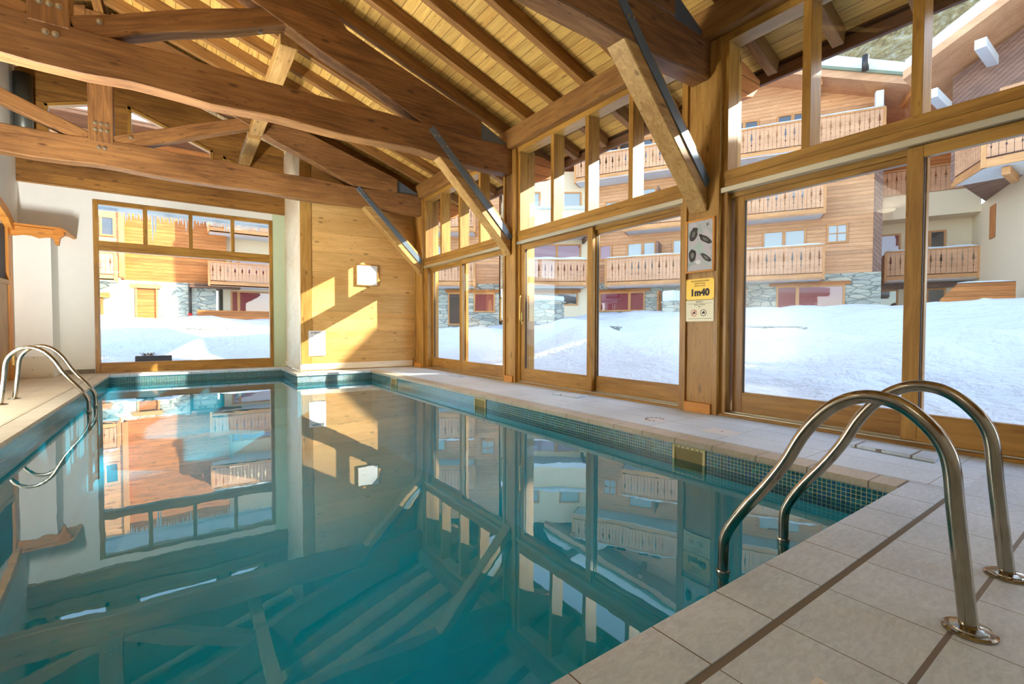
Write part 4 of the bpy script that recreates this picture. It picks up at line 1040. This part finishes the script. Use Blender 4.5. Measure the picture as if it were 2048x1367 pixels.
# local X = +Y world, local Y = -X world (toward the pool)
flat('body', (-6.9, 1.1, -9.0, -1.72, 6.25, 9.6), 'slant', N2)
prism('gable_wall', [(-7.0, 6.2), (1.2, 6.2), (1.2, 9.9), (-2.7, 11.9), (-7.0, 9.9)], -1.75, -1.6, 'slant', N2, local=True)
P = prism('balcony', [(-6.0, 0.13), (0.06, 0.13), (1.2, -1.8), (-6.0, -1.8)], 6.05, 6.12, 'soffit', N2, axis='XY', local=True)
lbox('fascia', -6.0, 0.08, 0.10, 0.15, 6.03, 6.30, 'chalet_trim', P)
timber('fascia', (0.06, 0.12, 6.165), (1.2, -1.8, 6.165), 0.05, 0.27, 'chalet_trim', P, local=True)
railing(P, -6.0, 0.06, 0.12, 6.32, 7.42)
dl = math.hypot(1.14, 1.92)
link('railing', railing_mesh(dl, 1.0, seed=99), MAT['railing'], P, Matrix.Translation((0.63, -0.84, 6.36)) @ Matrix.Rotation(math.atan2(-1.92, 1.14), 4, 'Z'), True)
timber('top_rail', (0.06, 0.12, 7.40), (1.2, -1.8, 7.40), 0.09, 0.06, 'chalet_trim', P, local=True)
lbox('corner_post', 0.0, 0.12, 0.04, 0.16, 6.03, 7.42, 'chalet_trim', P)
lbox('bracket', -0.5, -0.3, -1.6, -0.2, 5.78, 6.03, 'chalet_trim', P); snow_cap(P, -6.0, 0.1, 0.05, 0.2, 7.42, 0.1)
for sgn, (sa, za, sb, zb) in enumerate(((-2.7, 12.3, 2.1, 9.9), (-2.7, 12.3, -7.2, 10.05))):
    prism('roof', [(sa, za), (sb, zb), (sb, zb-0.28), (sa, za-0.28)], -9.5, 0.35, 'railing', N2, local=True)
    prism('roof_snow', [(sa, za+0.62), (sb, zb+0.45), (sb, zb), (sa, za)], -9.3, 0.15, 'snow', N2, local=True)
for s, z in ((1.35, 9.05), (0.2, 10.15), (-1.0, 10.75), (-2.7, 11.5)):
    lbox('purlin', s-0.14, s+0.14, -1.6, 0.15, z-0.30, z, 'soffit', N2)
lbox('window_board', -0.9, 0.0, -1.6, -1.5, 7.5, 9.0, 'railing', N2)

# ---- chalet N: tall neighbour outside the frame to the right (keeps the low sun off the near deck)
N = empty('chalet', mat=frame_at(22.0, -5.0, 0.0, 1.0), label='tall chalet outside the frame to the right', cat='building')
prism('body', [(0.0, -0.3), (-17, -0.3), (-17, 10.0), (-9, 13.9), (0.0, 10.3)], -12, 0, 'siding', N, local=True)
prism('roof_snow', [(0.3, 10.2), (-9, 14.0), (-17.3, 10.0), (-17, 10.6), (-9, 14.6), (0.1, 10.7)], -12.4, 0.8, 'snow', N, local=True)

# ---- chalet C beyond the far picture window
Cc = empty('chalet', mat=frame_at(0.0, 30.0, -1.0, 0.0), label='sunlit timber chalet on a stone base seen through the far picture window', cat='building')
# local X = -world X, local Y = -world Y
flat('timber_wall', (-2.0, 3.6, -5, 0, 3.28, 10.3), 'siding_dark', Cc)
flat('stone_base', (-1.5, 2.45, -5, 0.05, 0.0, 3.29), 'stone', Cc)
flat('timber_wall', (2.3, 7.5, -4, 0.35, 3.35, 10.3), 'siding', Cc); flat('stone_base', (2.45, 7.5, -4, 0.4, 0.0, 3.36), 'stone', Cc)
flat('pilaster', (1.95, 2.45, 0, 0.12, 0.4, 3.29), 'cream', Cc)
lbox('corner_board', 2.28, 2.50, 0.3, 0.42, 3.4, 10.2, 'chalet_trim', Cc)
balcony(Cc, 2.55, 6.0, 1.4, 3.15, 4.45, 0.35, snow=0.1)
cwindow(Cc, 2.7, 3.1, 5.4, 6.2, 0.35, 'dark_room')
P = link('door', bm_box_mesh(1.1, 1.85, 0.05, 0.10, 1.0, 2.90), MAT['siding_dark'], Cc, None, True)
lbox('frame', 1.02, 1.10, 0.05, 0.16, 1.0, 2.98, 'chalet_trim', P); lbox('frame', 1.85, 1.93, 0.05, 0.16, 1.0, 2.98, 'chalet_trim', P)
lbox('lintel', 0.9, 2.1, 0.05, 0.22, 2.92, 3.12, 'chalet_trim', Cc)
lbox('door_frame', 3.1, 3.3, 0.4, 0.5, 0.8, 2.35, 'siding_dark', Cc); lbox('lintel', 2.85, 3.4, 0.4, 0.58, 2.38, 2.6, 'siding_dark', Cc)
dp = link('downpipe', tube_mesh([(-0.33, 0.18, 1.5), (-0.33, 0.18, 3.2)], 0.07, 12), MAT['pipe'], Cc, None, True)
link('pipe_boot', tube_mesh([(-0.33, 0.18, 1.35), (-0.33, 0.18, 1.72)], 0.085, 12), MAT['red'], Cc, None, True)
lbox('beam', -2.6, -0.3, 0.0, 0.6, 3.05, 3.27, 'dark_log', Cc)
flat('render_wall', (-8, -1.85, -5, -0.6, 0, 10.3), 'cream', Cc)
lbox('downpipe', -1.80, -1.72, -0.2, -0.1, 3.3, 8.5, 'pipe', Cc)
balcony(Cc, -6.5, -1.15, 1.0, 3.15, 4.42, -0.6, snow=0.0); balcony(Cc, -6.5, -1.15, 1.0, 5.95, 7.25, -0.6, snow=0.1)
cwindow(Cc, -4.2, -2.3, 1.75, 2.95, -0.6, 'curtain_red', mull=[-2.6]); cwindow(Cc, -4.2, -2.3, 4.0, 5.1, -0.6, 'curtain_red', mull=[-2.6])
lbox('fence_board', -4.5, -0.6, 1.2, 1.26, 1.3, 1.85, 'siding_dark', Cc)
prism('roof', [(8.2, 10.25), (-8.5, 10.25), (-8.5, 10.5), (8.2, 10.5)], -6, 2.2, 'dark_log', Cc, local=True)
prism('roof_snow', [(8.2, 10.5), (-8.5, 10.5), (-8.3, 11.2), (8.0, 11.2)], -6, 2.1, 'snow', Cc, local=True)

# ---- canopy and icicles just outside the far window
cy_ = empty('entrance_canopy', (0, 13.2, 3.6), label='snow covered canopy edge with icicles outside the far picture window', cat='canopy')
flatbox('soffit', -3.5, 3.5, 12.52, 13.9, 3.60, 3.66, 'soffit', cy_); flatbox('edge_board', -3.5, 3.5, 13.9, 13.95, 3.54, 3.78, 'soffit', cy_)
flatbox('snow_cap', -3.5, 3.5, 12.9, 13.98, 3.78, 4.1, 'snow', cy_, bev=0.05)
MAT['ice'] = plain('ice', srgb(244, 248, 252), 0.15)
n_i = 0
rr = random.Random(3)
for k in range(52):
    x = -1.1+2.75*k/51+rr.uniform(-0.015, 0.015); L_ = rr.uniform(0.05, 0.17)*(1.8 if rr.random() < 0.12 else 1)
    if k in (10, 11): L_ = 0.62-0.15*(k-10)
    pane_ = ['first', 'second', 'third', 'fourth'][max(0, min(3, int((x*0.888+1.345)/0.755)))]
    tag(link('icicle', tube_mesh([(x, 13.93, 3.53), (x+0.004, 13.93, 3.53-L_*0.5), (x, 13.93, 3.53-L_)], [0.016+L_*0.02, 0.010+L_*0.012, 0.001], 7), MAT['ice']),
        ('longest' if k == 10 else 'second longest')+' white icicle, behind the second upper pane of the far window' if k in (10, 11) else 'short white icicle behind the %s upper pane from the left of the far window' % pane_, 'icicle', 'icicles along the canopy edge')

# ---- bits in the snow
t = empty('planter_box', (-0.53, 12.95, 0.15), label='dark planter trough with dry leaves outside the far picture window', cat='planter')
flatbox('trough', -0.85, -0.21, 12.86, 13.04, 0.10, 0.29, 'planter', t, bev=0.006)
rr = random.Random(5)
bm = bmesh.new()
for k in range(46):
    a = rr.uniform(0, 6.28); c = Vector((-0.63+rr.uniform(-0.09, 0.09), 12.95+rr.uniform(-0.05, 0.05), 0.28)); l_ = rr.uniform(0.05, 0.17)
    tip = c+Vector((math.cos(a)*l_, math.sin(a)*l_*0.6, rr.uniform(0.01, 0.10))); w_ = Vector((-math.sin(a), math.cos(a), 0.3))*0.009; mid = (c+tip)/2+Vector((0, 0, 0.02))
    v = [bm.verts.new(p) for p in (c, mid+w_, tip, mid-w_)]; bm.faces.new(v)
link('dry_plant', bm_mesh('dry_plant', bm), MAT['twig'], t)
def stone_wall(x0, x1, y0, y1, z0, z1, label, sn=0.12):
    t = empty('stone_wall', ((x0+x1)/2, (y0+y1)/2, z0), label=label, cat='wall')
    flatbox('masonry', x0, x1, y0, y1, z0, z1, 'stone', t); flatbox('coping_stone', x0-0.05, x1+0.05, y0-0.05, y1+0.05, z1, z1+0.05, 'stone', t)
    flatbox('snow_cap', x0-0.02, x1+0.02, y0-0.02, y1+0.02, z1+0.05, z1+0.05+sn, 'snow', t, bev=0.04)
stone_wall(11.2, 11.6, 4.9, 6.5, 0.2, 0.90, 'low stone wall poking out of the snow beyond the nearest glass bay', 0.05)
stone_wall(11.2, 11.6, 10.4, 11.6, 0.2, 0.93, 'low stone wall poking out of the snow beyond the middle glass bay', 0.05)
stone_wall(12.9, 15.2, 17.2, 17.5, 0.4, 2.2, 'rough stone retaining wall under the cream chalet', 0.25)
stone_wall(-5.0, 5.0, 20.0, 20.3, 0.3, 0.88, 'long low wall in the snow beyond the far picture window', 0.0)
stone_wall(18.4, 19.6, 13.3, 13.9, 1.2, 2.15, 'stone plinth under a thick snow cushion in front of the timber chalet', 0.5)
t = empty('timber_screen', mat=frame_at(21.9, 4.1, -0.39, 0.92), label='orange timber screen with slanted top corner before the cream chalet', cat='fence')
prism('boarding', [(-1.1, 1.3), (0.75, 1.3), (0.75, 1.95), (0.30, 2.48), (-1.1, 2.52)], 0, 0.08, 'siding_dark', t, local=True); snow_cap(t, -1.1, 0.3, -0.05, 0.14, 2.50, 0.06)
t = empty('timber_screen', mat=frame_at(19.4, 3.46, -0.81, 0.59), label='low brown timber screen at the right picture edge above the snow', cat='fence')
lbox('boarding', -2.6, 0.0, 0, 0.08, 1.2, 1.72, 'siding_dark', t); snow_cap(t, -2.6, 0.1, -0.08, 0.20, 1.70, 0.14)

# ---- wooded hillside
vs, fs = [], []; nx, ny = 30, 40
for i in range(nx+1):
    for j in range(ny+1):
        x = 60+i*3.2; y = -8+j*4.2
        vs.append((x, y, 12+(x-60)*1.05+4*noise.noise(Vector((x*0.06, y*0.06, 1)))))
for i in range(nx):
    for j in range(ny): a = i*(ny+1)+j; fs.append((a, a+ny+1, a+ny+2, a+1))
tag(link('hillside', mesh('hillside', vs, fs, True), MAT['hill']), 'steep wooded hillside behind the snowy chalet roofs', 'hill', kind='stuff')
# cleanup of helper properties
for o in bpy.data.objects:
    if '_m' in o: del o['_m']
